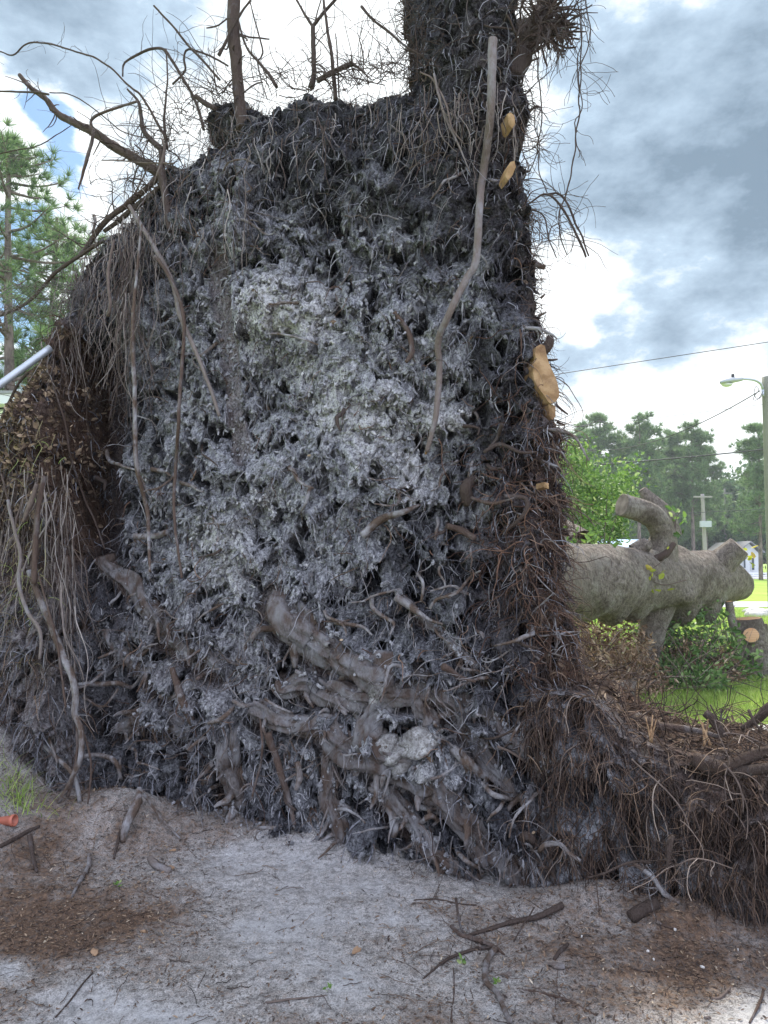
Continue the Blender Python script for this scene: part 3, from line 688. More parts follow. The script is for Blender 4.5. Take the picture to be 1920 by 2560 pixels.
# lump of roots, top right, with vines hanging from it
root(Z2([(560,330),(600,230),(640,130),(690,50),(760,-40)]), [55,48,40,30,22], [-.1,-.15], M_rootdark, twigs=60, rough=.3, sides=14, **FR)
root(Z2([(590,160),(680,120),(735,150)]), [70,62,22], -.1, M_rootdark, twigs=70, rough=.4, sides=14, **FR)
root(Z2([(650,90),(670,20),(680,-40)]), [20,16,14], -.08, M_rootdark, twigs=10, **FR)
root(Z2([(700,100),(770,95),(815,115)]), [20,18,10], -.12, M_rootdark, twigs=30, rough=.3, **FR)
root(Z2([(700,60),(790,40),(860,42),(900,20)]), [5,4,3], -.12, M_rootdark, twigs=10, **FR)
for L_, w in (([(825,-20),(850,150),(838,400),(850,470),(830,620),(795,780),(765,920),(758,1000),(790,1100)],[3,4,4,3]),([(868,-20),(885,180),(840,310),(850,480),(820,540),(852,660),(838,680)],[3,3,3,2]),
              ([(650,210),(665,330),(682,450),(668,620),(680,750),(705,835)],[3,4,3,3]),([(615,885),(700,845),(770,878),(830,1000),(872,1110)],[4,6,7,6]),([(618,905),(690,932),(715,1000),(745,1115)],[4,4,3]),
              ([(850,-20),(855,130),(830,260),(845,420)],[2,3,2]),([(770,150),(778,200),(770,250)],[3,3,2]),([(600,660),(640,640),(685,600)],[3,3,2]),([(605,330),(650,460),(660,560),(675,700)],[2,3,2])):
    root(Z2(L_), w, -.12, M_rootdark, twigs=12, wig=.02, sides=5, name='hanging_root', **FR)
root([(1472,640),(1440,560),(1400,490),(1370,485)], [4,6,5], -.15, M_rootdark, twigs=20, wig=.02, name='hanging_root', **FR)
# the long pole-like root down the face and others hanging in front
root([(1232,98),(1229,190),(1226,290),(1207,440),(1200,500),(1189,652),(1167,695),(1124,782),(1094,853),(1099,923),(1089,1042),(1067,1130)], [24,22,20,19,18,17,12], .17, M_pole, name='hanging_root', rough=.06, wig=.004, sides=10, label='long smooth pale root hanging down the face')
root([(1069,1118),(1064,1136)], [12,5], .175, M_cut, name='hanging_root', label='torn orange tip of the long root')
root([(1085,185),(1100,250),(1120,310),(1150,370),(1175,430)], [6,7,5,3], .14, M_pole, twigs=10, name='hanging_root')
root([(1050,180),(1085,200),(1115,260),(1130,320),(1160,360)], [4,6,5,3], .16, M_finetan, twigs=8, name='hanging_root')
root([(324,515),(350,560),(393,630),(432,710),(450,790),(478,850),(500,900),(548,1040)], [10,12,13,12,9], .16, M_pole, name='hanging_root', wig=.006)
root([(388,640),(422,690),(458,788),(456,893),(447,1041),(439,1167),(437,1315),(455,1445)], [9,9,9,8,6], .24, M_rootbrown, name='hanging_root')
root([(355,560),(340,700),(333,779),(333,876),(338,1062),(342,1167),(367,1273),(373,1336),(375,1430)], [5,8,11,11,12,10,6], .22, M_root, name='hanging_root', twigs=14)
root([(285,600),(270,680),(275,760),(270,790)], [6,8,8,9], .28, M_finetan, name='hanging_root')
root([(120,925),(160,1050),(175,1130),(205,1230),(240,1310),(262,1372)], [4,5,6,5,3], .12, M_rootbrown, name='hanging_root')
root([(180,820),(160,850),(110,905),(45,960),(-20,1110)], [6,8,7,7], .10, M_rootdark, twigs=12, **FR)
root([(-30,800),(60,760),(130,690),(190,645),(260,600)], [8,9,10,10], .10, M_rootdark, twigs=12, **FR)
root([(200,640),(260,560),(330,500),(400,440)], [12,14,16,14], .08, M_rootdark, twigs=30, **FR)
# left lobe: thick hanging roots
root(ZL([(170,300),(210,400),(290,600),(380,820),(430,930),(450,1050),(440,1150),(480,1260),(480,1400),(440,1500),(350,1670)]), [12,16,18,16,14,13,10], 0.60, M_root, name='hanging_root', rough=.1, label='thick bent grey root reaching the ground at the far left', **FR)
root(ZL([(450,1150),(465,1300),(450,1450),(400,1640)]), [9,10,9], 0.58, M_rootbrown, name='hanging_root', **FR)
root(ZL([(500,1270),(540,1450),(530,1600),(520,1680)]), [5,5,4], 0.55, M_rootbrown, name='hanging_root', **FR)
root([(20,1250),(38,1330),(50,1390),(46,1440),(51,1481),(72,1532),(101,1579),(99,1648)], [8,9,10,10,7], 0.68, M_pole, name='hanging_root', **FR)
root(ZL([(230,330),(330,700),(390,1110)]), [4,6,5], 0.63, M_rootbrown, name='hanging_root', **FR)
root(ZL([(240,1050),(270,1220),(330,1400),(340,1440)]), [8,7,5], 0.55, M_root, name='hanging_root', **FR)
root(ZL([(170,1250),(300,1370),(430,1500),(475,1670)]), [9,11,11,12], 0.53, M_root, name='hanging_root', **FR)
root([(92,1210),(75,1260),(58,1305)], [10,13,8], 0.69, M_finetan, name='hanging_root', **FR)
root([(110,1190),(95,1290),(88,1380),(86,1460)], [12,14,14,14], 0.63, M_rootbrown, name='hanging_root', **FR)
# lower face
root(ZM([(235,370),(270,320),(340,315),(410,330),(480,390),(550,430),(620,480)]), [14,18,20,20,16], .05, M_root)
root(ZM([(900,170),(960,210),(1005,245),(1060,280),(1120,295)]), [20,20,10,5], .06, M_root)
root(ZM([(440,510),(480,530),(525,545)]), [10,9,6], .06, M_root)
root(ZM([(300,640),(360,680),(430,705)]), [7,8,4], .07, M_root)
root(ZM([(670,400),(690,450),(680,510),(640,560)]), [24,24,22,12], .04, M_root)
root(ZM([(310,800),(350,900),(380,1000),(410,1100),(435,1220)]), [20,18,14,9], .05, M_rootbrown)
root(ZM([(275,700),(285,850),(275,960),(240,1090)]), [5,6,5], .1, M_rootbrown)
root(ZM([(1165,870),(1230,930),(1290,985),(1380,1020),(1450,1090)]), [24,28,26,20,12], .02, M_root)
root(ZM([(1310,1040),(1360,1085),(1470,1110)]), [10,14,10], .06, M_root)
root(ZM([(1120,490),(1200,540),(1270,560)]), [20,12,7], .06, M_rootbrown)
root(ZM([(1060,225),(1090,180),(1180,150),(1240,80),(1290,50)]), [7,8,7,5], .1, M_root)
root(ZM([(1000,60),(1030,110),(1020,190)]), [8,8,7], .08, M_root)
root(ZM([(1370,860),(1440,890),(1540,960),(1570,1010)]), [6,7,6,4], .12, M_finetan)
root(ZM([(1240,800),(1350,820),(1480,770),(1600,740),(1659,730)]), [4,6,8,10], .08, M_rootdark)
root(ZM([(1330,1330),(1420,1310),(1500,1270),(1540,1300)]), [22,24,24,20], .05, M_rootdark)
root(ZM([(1180,1340),(1230,1390),(1310,1440)]), [12,12,5], .1, M_root)
root(ZM([(1020,1210),(1060,1180),(1100,1200)]), [12,14,8], .06, M_root)
root(ZM([(970,1010),(1050,1010),(1120,1040)]), [8,7,5], .08, M_root)
root(ZM([(850,1080),(890,1150),(900,1250),(880,1290)]), [16,18,16,10], .05, M_root)
root(ZM([(450,930),(460,1000),(440,1060)]), [16,18,10], .05, M_root)
root([(670,835),(700,836),(760,850),(795,862)], [4,7,6,3], .1, M_root)
root([(905,1340),(950,1300),(1000,1282),(1050,1262)], [22,20,16,8], .06, M_root)
root([(1120,1315),(1150,1325),(1185,1345)], [16,18,16], .08, M_rootbrown)
root([(1175,1260),(1165,1220),(1190,1195)], [34,34,22], .04, M_rootdark)
root([(1210,1130),(1250,1110),(1300,1130),(1345,1130)], [9,12,9,5], .08, M_rootdark)
root([(1255,1060),(1240,1100),(1215,1130)], [10,10,5], .08, M_rootdark)
root([(1260,1240),(1315,1250),(1310,1290),(1260,1330)], [12,12,12,8], .08, M_rootdark)
root([(1180,1245),(1230,1260),(1285,1245)], [9,10,5], .1, M_rootbrown)
root([(985,780),(1020,830),(1030,880),(1015,905)], [12,15,14,9], .05, M_rootbrown)
root(ZL([(450,975),(540,970),(620,975),(700,970),(780,992),(835,925)]), [9,14,13,11,5], .08, M_root)
root(ZL([(410,580),(470,590),(540,605)]), [8,10,7], .08, M_root)
root(ZL([(790,95),(860,100),(930,95),(990,70)]), [14,16,16,14], .10, M_root)
root(ZL([(580,820),(650,790),(720,760)]), [5,8,8], .08, M_root)
root(ZL([(950,1040),(1010,1055),(1070,1040)]), [14,14,10], .07, M_pole)
root(ZL([(1020,880),(1050,980),(1070,1050),(1130,1180),(1180,1290),(1210,1400)]), [14,18,20,20,18], .04, M_rootbrown)
root(ZL([(490,1400),(580,1390),(680,1430),(720,1540)]), [10,12,12,8], .10, M_root)
root(ZL([(1220,1210),(1290,1190),(1340,1160),(1390,1100)]), [9,12,12,8], .08, M_root)
root(ZL([(1380,1070),(1440,1100),(1500,1090)]), [10,12,9], .08, M_root)
root(ZL([(700,1000),(640,1080),(560,1150)]), [6,6,4], .08, M_root)
root(ZL([(780,800),(830,800),(870,770),(900,740)]), [10,12,10,8], .06, M_rootbrown)
root(ZL([(1170,940),(1230,900),(1300,860)]), [10,9,7], .07, M_rootbrown)
root(ZL([(1110,1600),(1160,1590),(1240,1520)]), [10,12,10], .1, M_root)
mbs = MB(); mbc = MB()
for kk, (pts, rad) in enumerate(RIDGES[:11]+RIDGES[12:]):
    e = .045+.10*smooth(1450, 1900, float(pts[len(pts)//2][1])); rr_m = [q*4.1/F_PX for q in rad]
    outs = [e-1.0*rr_m[0]]+[e-.62*q+rng.normal(0, .012) for q in rr_m[1:-1]]+[e-1.0*rr_m[-1]-.02]
    pts3 = [WP(x+rng.normal(0, 5), y+rng.normal(0, 5), o) for (x, y), o in zip(pts, outs)]; mb = MB()
    C, r_, T = tube(mb, pts3, [q*1.04*rng.uniform(.78, 1.22) for q in rr_m], 56, .010, .38, True, .06, 900+kk)
    Vt = mb.V[0]; mb.V[0] = Vt+.010*np.stack([ridged(Vt[:, 0]*14, Vt[:, 2]*11, 3, 5)*.3, -np.abs(ridged(Vt[:, 0]*17, Vt[:, 2]*13, 3, 6)), ridged(Vt[:, 0]*14, Vt[:, 2]*11, 3, 7)*.3], 1)
    mb.build('root', M_buried, plate)
    nb = 5+len(C)//12                                      # side roots leaving the thick one
    for q in range(nb):
        i = rng.integers(1, len(C)-1); side = np.cross(T[i], [0, -1, 0])*rng.choice([-1, 1]); side /= np.linalg.norm(side)
        if rng.random() < .35: side = side*.4+np.array([0, -.8, -.3])
        w0 = r_[i]*rng.uniform(.12, .34); L_ = rng.uniform(.06, .22); Pq = walk(C[i:i+1]+side*r_[i]*.7, (side+np.array([0, -.35, -.3]))[None], np.array([L_]), 7, .5, .35)
        strands(mbs, Pq, (w0*np.array([1.5, 1, .9, .85, .7, .55, .3]))[None], 8)
    n_ = int(len(C)*3.2); i = rng.integers(0, len(C), n_); S_ = C[i]+np.array([0, -1, .35])*r_[i][:, None]*rng.uniform(.55, .95, (n_, 1))+np.cross(T[i], [0, -1, 0])*(r_[i]*rng.uniform(-.9, .9, n_))[:, None]
    S_ = S_[fbm(S_[:, 0]*9, S_[:, 2]*9, 3, 44) > 0]; n_ = len(S_); Lc = rng.uniform(.008, .03, n_); rc = Lc*rng.uniform(.25, .5, n_)
    b0_ = mbc.n; strands(mbc, walk(S_, unit(n_)+[0, -.2, -.6], Lc, 5, .4, .4), rc[:, None]*np.array([.7, 1.1, 1, .8, .3])[None], 6); mbc.V[-1] = mbc.V[-1]+rng.normal(0, 1, mbc.V[-1].shape)*.0022
    n_ = int(len(C)*2.0); i = rng.integers(0, len(C), n_); S_ = C[i]+np.array([0, -1, 0])*r_[i][:, None]*rng.uniform(.55, .95, (n_, 1))+np.cross(T[i], [0, -1, 0])*(r_[i]*rng.uniform(-.8, .8, n_))[:, None]
    strands(mbs, walk(S_, np.stack([rng.normal(0, .8, n_), rng.normal(-.25, .3, n_), rng.normal(-.5, .6, n_)], 1), rng.uniform(.02, .14, n_), 8, .7, .4), rng.uniform(.001, .0035, n_)[:, None]*np.linspace(1.2, .3, 8)[None], 4)
tag(mbs.build('side_roots', M_root, plate), kind='stuff'); tag(mbc.build('root_crust', M_clod, plate, False), kind='stuff')
M_knot = mat('knot_sand_crust', lambda h: (h.color(h.mixc(h.ramp(h.noise(60, 4, .7), [(.38, (.25, .25, .25)), (.55, (1, 1, 1))]), (.10, .085, .07), h.ramp(h.noise(14, 5, .6), [(.35, (.16, .15, .14)), (.52, (.32, .31, .295)), (.7, (.52, .51, .48))]))), h.bump(h.noise(60, 4, .7), .9, .02)), .95, .1)
mb = MB(); t_ = np.linspace(0, 2*np.pi, 13); kr = np.array([80,74,84,76,70,80,88,78,72,84,76,80,80]); kw = np.array([.05,.045,.04,.055,.07,.06,.075,.085,.06,.05,.055,.05,.05])
tube(mb, [WP(1000+math.cos(a)*q*.95, 1822-math.sin(a)*q*1.1, .085+.05*(math.sin(a) < .1)) for a, q in zip(t_, kr)], kw, 44, .010, .34, True, .05, 333)
Vt = mb.V[0]; mb.V[0] = Vt+.02*np.stack([fbm(Vt[:, 0]*16, Vt[:, 2]*16, 4, 15), -np.abs(fbm(Vt[:, 0]*14, Vt[:, 2]*14, 4, 16))*2, fbm(Vt[:, 0]*16, Vt[:, 2]*16, 4, 17)], 1)
o = mb.build('knot_rim', M_buried, plate); o['label'] = 'thick rolled rim round the hollow knot'
for (x, y, w_, k_) in ((1045,1868,30,1),(1072,1846,20,2),(1010,1895,26,3),(950,1728,17,4),(960,1880,22,5),(940,1760,14,6)):
    mb = MB(); tube(mb, [WP(x-w_*1.2, y+14, .07), WP(x, y, .155), WP(x+w_*.7, y-18, .14), WP(x+w_*1.2, y-34, .06)], [w_*.0016, w_*.0026, w_*.002, w_*.0006], 32, .008, .5, True, .04, 340+k_); mb.build('knot_lump', M_knot, plate)
# random medium roots
for k in range(62):
    px = rng.uniform(230, 1380); py = rng.uniform(1150, 2120) if k < 52 else rng.uniform(350, 1150)
    if py > 2000+.17*px*.8: py -= 250
    a = rng.uniform(0, 2*np.pi); L_ = rng.uniform(40, 150); pts = [(px, py)]
    for j in range(4):
        a += rng.normal(0, .6); pts.append((pts[-1][0]+math.cos(a)*L_/4, pts[-1][1]+abs(math.sin(a))*L_/4*rng.choice([1, .6])))
    if any(x > 1380 or x < 210 for x, y in pts): continue
    w = rng.uniform(5, 14); root(pts, [w, w*.8, w*.35], [.0, .05, .09], M_root if rng.random() < .7 else M_rootdark, wig=.012)

# ---- cut faces along the right edge
def cutface(px_poly, out, tilt=.0, m=M_cut, depth=.10, label=None):
    out += .07; V = [WP(x, y, out-tilt*(x-px_poly[0][0])/100) for x, y in px_poly]; n = len(V); V = np.array(V); c = V.mean(0); c[1] -= .008
    back = V+np.array([-.02, depth, 0])
    mb = MB(); j = np.arange(n); j2 = (j+1) % n
    mb.add(np.vstack([V, back, c[None]]), np.stack([j, j2, np.full(n, 2*n)], -1), np.stack([j2, j, n+j, n+j2], -1))
    o = mb.build('cut_face', m, plate, False)
    if label: o['label'] = label
ZC = lambda L_: [(1300+x*.3737, 840+y*.3737) for x, y in L_]
cutface(ZC([(110,70),(140,55),(165,65),(178,120),(190,170),(215,230),(235,270),(250,310),(262,370),(262,405),(240,440),(205,452),(185,435),(165,400),(140,370),(115,335),(95,290),(88,245),(92,190),(108,150),(98,120)]), .04, .10, depth=.14, label='largest sawn root face, pale yellow wood')
cutface(ZC([(190,455),(215,458),(238,470),(238,540),(215,562),(195,530)]), -.02, 0, depth=.08)
cutface([(1268,285),(1277,280),(1286,290),(1288,310),(1281,321),(1272,312)], .12)
cutface([(1276,405),(1286,402),(1290,418),(1281,438),(1270,450),(1263,440),(1268,420)], .12)
cutface([(1360,1205),(1372,1208),(1372,1222),(1360,1218)], .12)
root([(1355,880),(1372,860),(1375,840)], [28,26,16], -.12, M_rootdark, **FR)
root([(1340,660),(1352,665),(1362,668)], [14,14,13], -.1, M_rootbrown, **FR)
for a, b in (((1352,745),(1362,735)),((1370,900),(1394,898)),((1388,1010),(1420,1036)),((1392,1055),(1412,1062)),((1345,790),(1366,780))):
    root([a, ((a[0]+b[0])/2, (a[1]+b[1])/2+1), b], [7, 6, 4], -.16, M_rootbrown, sides=6, **FR)

# ---- fine roots (past counting): one stuff part per look
def surf_points(n, wfun):
    """points on the front surface with probability wfun(px,py)"""
    ii, jj = np.nonzero(mask & (D > .01)); w = wfun(bx[ii, jj], by[ii, jj], ii, jj); w = np.clip(w, 0, None)
    k = rng.choice(len(ii), n, p=w/w.sum()); i, j = ii[k], jj[k]
    return np.stack([FX[i, j], FY[i, j], FZ[i, j]], -1), bx[i, j], by[i, j]
mb = MB()
S0, sx_, sy_ = surf_points(14500, lambda x, y, i, j: .35+1.2*bil[i, j]+.6*smooth(600, 200, y)+.35*smooth(1100, 1400, y)-.9*np.clip(palem[i, j], 0, 1)+.4*pk[i, j]-.9*rootm[i, j]-.6*calm[i, j])
S0[:, 1] += .012; L_ = rng.uniform(.03, .15, len(S0))*rng.choice([1, 1, 1.8], len(S0))
Pp = walk(S0, np.stack([rng.normal(0, .7, len(S0)), -rng.uniform(.1, .9, len(S0)), rng.normal(-.5, .6, len(S0))], 1), L_, 7, .8, .45)
r0 = rng.uniform(.0010, .0032, len(S0)); strands(mb, Pp, r0[:, None]*np.array([1.2, 1.1, 1, .9, .75, .6, .3])[None], 3)
# clotted drips: short fat tapered strands caked in sand
S0, sx_, sy_ = surf_points(4800, lambda x, y, i, j: (.2+1.5*np.clip(fr[i, j], 0, 1)+.5*smooth(1200, 1500, y))*(1-.9*rootm[i, j])*(1-.8*calm[i, j])) if 1 else surf_points(4800, lambda x, y, i, j: .2+1.5*np.clip(fr[i, j], 0, 1)+.5*smooth(1200, 1500, y)-.5*rootm[i, j])
S0[:, 1] += .01; Pp = walk(S0, np.stack([rng.normal(0, .5, len(S0)), -rng.uniform(.1, .6, len(S0)), rng.normal(-.8, .3, len(S0))], 1), rng.uniform(.025, .09, len(S0)), 6, .9, .4)
r0 = rng.uniform(.0022, .0055, len(S0)); strands(mb, Pp, r0[:, None]*np.array([.8, 1.1, .9, 1.05, .6, .15])[None]*rng.uniform(.7, 1.3, (len(S0), 6)), 4)
tag(mb.build('fine_roots', M_finegrey, plate, True), kind='stuff')
for nm_, m_, nn, wf in (('soil_clods', M_clod, 8500, lambda x, y, i, j: np.clip(grey[i, j]-.15, 0, 1)**1.3*(1-.6*calm[i, j])*(1-.3*rootm[i, j])*(1-lob[i, j])),
                        ('dark_clods', M_clodark, 4600, lambda x, y, i, j: np.clip(.75-grey[i, j], .02, 1)*(1-.9*calm[i, j])*(1-.3*lob[i, j])),
                        ('sand_lumps', M_clodpale, 1300, lambda x, y, i, j: np.clip(palem[i, j]-.2, 0, 1))):
    mb = MB(); S0, sx_, sy_ = surf_points(nn, wf); n = len(S0); S0[:, 1] += .008
    d0 = np.stack([rng.normal(0, .7, n), rng.normal(-.5, .4, n), rng.normal(-.7, .5, n)], 1); L_ = rng.uniform(.010, .042, n)*rng.choice([.6, 1, 1.6], n)*(.7 if nm_ == 'sand_lumps' else 1)
    Pp = walk(S0, d0, L_, 6, .6, .5); r0 = np.minimum(L_*rng.uniform(.13, .32, n), .0085)
    strands(mb, Pp, r0[:, None]*np.array([.7, 1.1, .9, 1.05, .7, .25])[None]*rng.uniform(.6, 1.4, (n, 6)), 6)
    Vt = mb.V[0].reshape(n, -1, 3); mb.V[0] = (Vt+rng.normal(0, 1, Vt.shape)*(r0*.30)[:, None, None]).reshape(-1, 3)
    tag(mb.build(nm_, m_, plate, nm_ == 'sand_lumps'), kind='stuff')
mb = MB()
S0, sx_, sy_ = surf_points(900, lambda x, y, i, j: .5+smooth(1200, 1500, y)+smooth(500, 200, y))
Pp = walk(S0, np.stack([rng.normal(0, 1, len(S0)), -rng.uniform(.2, 1, len(S0)), rng.normal(-.2, .7, len(S0))], 1), rng.uniform(.15, .45, len(S0)), 14, .35, .42)
r0 = rng.uniform(.0018, .005, len(S0)); strands(mb, Pp, r0[:, None]*np.linspace(1, .35, 14)[None], 4)
S0, sx_, sy_ = surf_points(330, lambda x, y, i, j: (.12+1.1*smooth(1380, 1650, y)+.5*smooth(1120, 1220, x)*smooth(1000, 1150, y))*(1-lob[i, j]))
n = len(S0); S0[:, 1] += .02; d0 = np.stack([rng.normal(0, 1, n), -rng.uniform(.15, .7, n), rng.normal(-.15, .6, n)], 1)
Pp = walk(S0, d0, rng.uniform(.10, .34, n), 16, .18, .34); r0 = rng.uniform(.004, .0105, n); pr = r0[:, None]*np.linspace(1.15, .45, 16)[None]*rng.uniform(.82, 1.2, (n, 16)); strands(mb, Pp, pr, 8)
k = rng.integers(4, 14, (n, 3)); B_ = Pp[np.arange(n)[:, None], k].reshape(-1, 3); rb = pr[np.arange(n)[:, None], k].reshape(-1)*.55; dB = np.repeat(Pp[:, -1]-Pp[:, 0], 3, 0); dB = dB/np.linalg.norm(dB, axis=1)[:, None]+.8*unit(3*n)
strands(mb, walk(B_, dB, rng.uniform(.04, .16, 3*n), 9, .25, .4), rb[:, None]*np.linspace(1, .35, 9)[None], 6)
tag(mb.build('medium_roots', M_root, plate, True), kind='stuff')
# brown hairy roots: right rim, cavity, lobe curtain
mb = MB()
S0, sx_, sy_ = surf_points(4000, lambda x, y, i, j: 1.6*smooth(1270, 1400, x)*smooth(500, 1300, y)+.35*smooth(1230, 1340, x)+.35*lob[i, j]*smooth(1000, 1300, y)+6*lob[i, j]*(1-lob[i, j])+.15*smooth(330, 200, x)*smooth(600, 800, y)*smooth(1900, 1500, y)-.5*cav[i, j])
Pp = walk(S0, np.stack([rng.normal(.1, .8, len(S0)), -rng.uniform(.1, .9, len(S0)), rng.normal(-.3, .6, len(S0))], 1), rng.uniform(.05, .30, len(S0)), 10, .6, .45)
r0 = rng.uniform(.0012, .0036, len(S0)); strands(mb, Pp, r0[:, None]*np.linspace(1.1, .35, 10)[None], 3)
tag(mb.build('brown_rootlets', M_finebrown, plate, True), kind='stuff'); mb = MB()
S0, sx_, sy_ = surf_points(750, lambda x, y, i, j: 1.3*np.exp(-((x-1290)/100)**2-((y-1350)/260)**2)+.6*np.exp(-((x-1350)/80)**2-((y-1650)/180)**2)+.03)
Pp = walk(S0, np.stack([rng.normal(.1, 1, len(S0)), -rng.uniform(.2, 1, len(S0)), rng.normal(-.2, .7, len(S0))], 1), rng.uniform(.08, .34, len(S0)), 14, .35, .45)
strands(mb, Pp, rng.uniform(.0014, .004, len(S0))[:, None]*np.linspace(1.1, .35, 14)[None], 4)
tag(mb.build('reddish_rootlets', M_finered, plate, True), kind='stuff'); mb = MB()
# rim fuzz against the sky
ii, jj = np.nonzero((D > .0) & (D < .03) & (by < 2000) & (bx > -200)); k = rng.choice(len(ii), 2600); i, j = ii[k], jj[k]
S0 = np.stack([FX[i, j], FY[i, j], FZ[i, j]], -1); gxr = np.gradient(D, axis=1)[i, j]; gzr = np.gradient(D, axis=0)[i, j]; gn = np.hypot(gxr, gzr)+1e-6
Pp = walk(S0, np.stack([-gxr/gn+rng.normal(0, .5, len(k)), -rng.uniform(-.3, .7, len(k)), -gzr/gn+rng.normal(0, .5, len(k))], 1), rng.uniform(.03, .17, len(k)), 8, .35, .5)
strands(mb, Pp, rng.uniform(.0012, .0032, len(k))[:, None]*np.linspace(1, .4, 8)[None], 3)
tag(mb.build('edge_rootlets', M_finebrown, plate, True), kind='stuff')
# curtains: long strands hanging under the lobe and left of centre
mb = MB()
n = 300; px = rng.uniform(-60, 190, n); py = rng.uniform(1150, 1560, n)
S0 = np.array([WP(x, y, rng.uniform(.36, .56)) for x, y in zip(px, py)])
Ln = np.clip((1900-py)/1850*4.3*rng.uniform(.3, 1, n), .2, None)
Pp = walk(S0, np.stack([rng.normal(0, .12, n), rng.normal(0, .1, n), -np.ones(n)], 1), Ln, 20, .8, .24)
strands(mb, Pp, rng.choice([.0012, .002, .0035, .006], n, p=[.35, .35, .2, .1])[:, None]*np.linspace(1.1, .5, 20)[None], 5)
for (x0, y0, w, nn, lo, hi) in ((330,560,34,60,.5,1.3),(300,760,20,30,.5,.9),(335,700,14,40,.7,1.5),(200,700,30,40,.3,.9),(150,850,25,30,.3,.8),(590,480,15,14,.4,.9),(620,330,120,30,.2,.5),(900,300,250,50,.15,.5),(1150,250,110,50,.2,.7),(260,640,40,50,.2,.6),(430,560,80,40,.2,.6),(410,450,70,40,.2,.5)):
    S0 = np.array([W(min(1285, rng.normal(x0, w)), rng.normal(y0, 30), rng.uniform(.06, .2)) for _ in range(nn)])
    Pp = walk(S0, np.stack([rng.normal(0, .15, nn), rng.normal(-.1, .1, nn), -np.ones(nn)], 1), rng.uniform(lo, hi, nn)*rng.choice([.5, .8, 1], nn), 20, .8, .28)
    strands(mb, Pp, rng.uniform(.0013, .0042, nn)[:, None]*np.linspace(1, .5, 20)[None], 4)
tag(mb.build('hanging_rootlets', M_hang, plate, True), kind='stuff')
# tangle of twiggy roots standing out of the top edge, against the sky
mb = MB()
def tang(x0, x1, y0, y1, n, lo, hi, grav, up, r=.0028, curl=.3):
    S0 = np.array([WP(rng.uniform(x0, x1), rng.uniform(y0, y1), rng.uniform(-.25, .15)) for _ in range(n)])
    d0 = np.stack([rng.normal(0, .8, n), rng.normal(0, .4, n), rng.normal(up, .5, n)], 1)
    strands(mb, walk(S0, d0, rng.uniform(lo, hi, n), 14, grav, curl), rng.uniform(.4, 1.1, n)[:, None]*r*np.linspace(1.2, .4, 14)[None], 4)
tang(330,470,380,460,60,.2,.9,.05,.7); tang(440,560,250,340,60,.15,.7,.05,.7); tang(520,700,200,260,50,.15,.8,.1,1); tang(690,900,190,230,70,.1,.5,.1,.9)
tang(880,1060,160,215,90,.15,.7,.1,.8); tang(1000,1080,0,180,70,.1,.45,.2,.3); tang(220,420,450,620,70,.1,.5,.2,.4); tang(300,430,330,430,30,.3,.9,.1,.5)
tang(1290,1420,40,110,80,.08,.35,.8,-.2); tang(1300,1330,200,700,60,.05,.25,.3,0); tang(1330,1420,480,620,20,.2,.5,.7,-.2); tang(1290,1400,0,40,40,.15,.6,.3,.5)
tag(mb.build('tangled_rootlets', M_rootdark, plate, True), kind='stuff')
# leaf litter stuck on the lobe
mb = MB(); S0, _, _ = surf_points(5200, lambda x, y, i, j: lob[i, j]*smooth(1350, 1200, y)*smooth(840, 980, y)+.001)
S0[:, 1] -= .01; leaves(mb, S0, rng.uniform(.02, .055, len(S0)), .55)
tag(mb.build('leaf_litter', M_litter, plate, False), kind='stuff')
mb = MB(); S0 = np.array([WP(rng.normal(60, 30), rng.normal(1430, 110), .56) for _ in range(70)]+[WP(rng.normal(60, 50), rng.normal(1090, 50), .5) for _ in range(20)])
Pp = walk(S0, np.stack([rng.normal(0, .8, 90), rng.normal(-.4, .4, 90), rng.normal(-.2, .8, 90)], 1), rng.uniform(.06, .18, 90), 7, .9, .25)
strands(mb, Pp, .0022*np.linspace(1, .4, 7)[None]*np.ones((90, 1)), 3)
tag(mb.build('hanging_grass', M_drygrass, plate, False), kind='stuff')

# ------------------------------------------------------------------ trunk
def bigtube(pts, rad, sides, step, lumps, amp, seed, capm=None):
    C, r = catmull(pts, rad, step); n = len(C)
    T = np.gradient(C, axis=0); T /= np.linalg.norm(T, axis=1)[:, None]
    u = np.array([0, 0, 1.0]); U = np.empty((n, 3))
    if abs(T[0][2]) > .9: u = np.array([1.0, 0, 0])
    for i in range(n):
        u = u-T[i]*np.dot(u, T[i]); u /= np.linalg.norm(u); U[i] = u
    Wv = np.cross(T, U); a = np.linspace(0, 2*np.pi, sides, endpoint=False)[None, :]
    s_ = (np.arange(n)*step)[:, None]; rr = r[:, None]*(1+amp*2*fbm(np.cos(a)*1.2+s_*1.3+seed, np.sin(a)*1.2+s_*.7, 4, 200+seed)+amp*.5*fbm(np.cos(a)*5+s_*5, np.sin(a)*5+s_*4, 3, 210+seed))
    for s0, a0, ws, wa, hh in lumps:
        da = np.angle(np.exp(1j*(a-a0))); rr = rr+hh*np.exp(-((s_-s0)/ws)**2-(da/wa)**2)
    V = C[:, None]+rr[..., None]*(np.cos(a)[..., None]*U[:, None]+np.sin(a)[..., None]*Wv[:, None])
    i = np.arange(n-1)[:, None]*sides; j = np.arange(sides)[None, :]; j2 = (j+1) % sides
    Fq = np.stack([i+j, i+j2, i+sides+j2, i+sides+j], -1).reshape(-1, 4)
    return V, Fq, C, T, rr
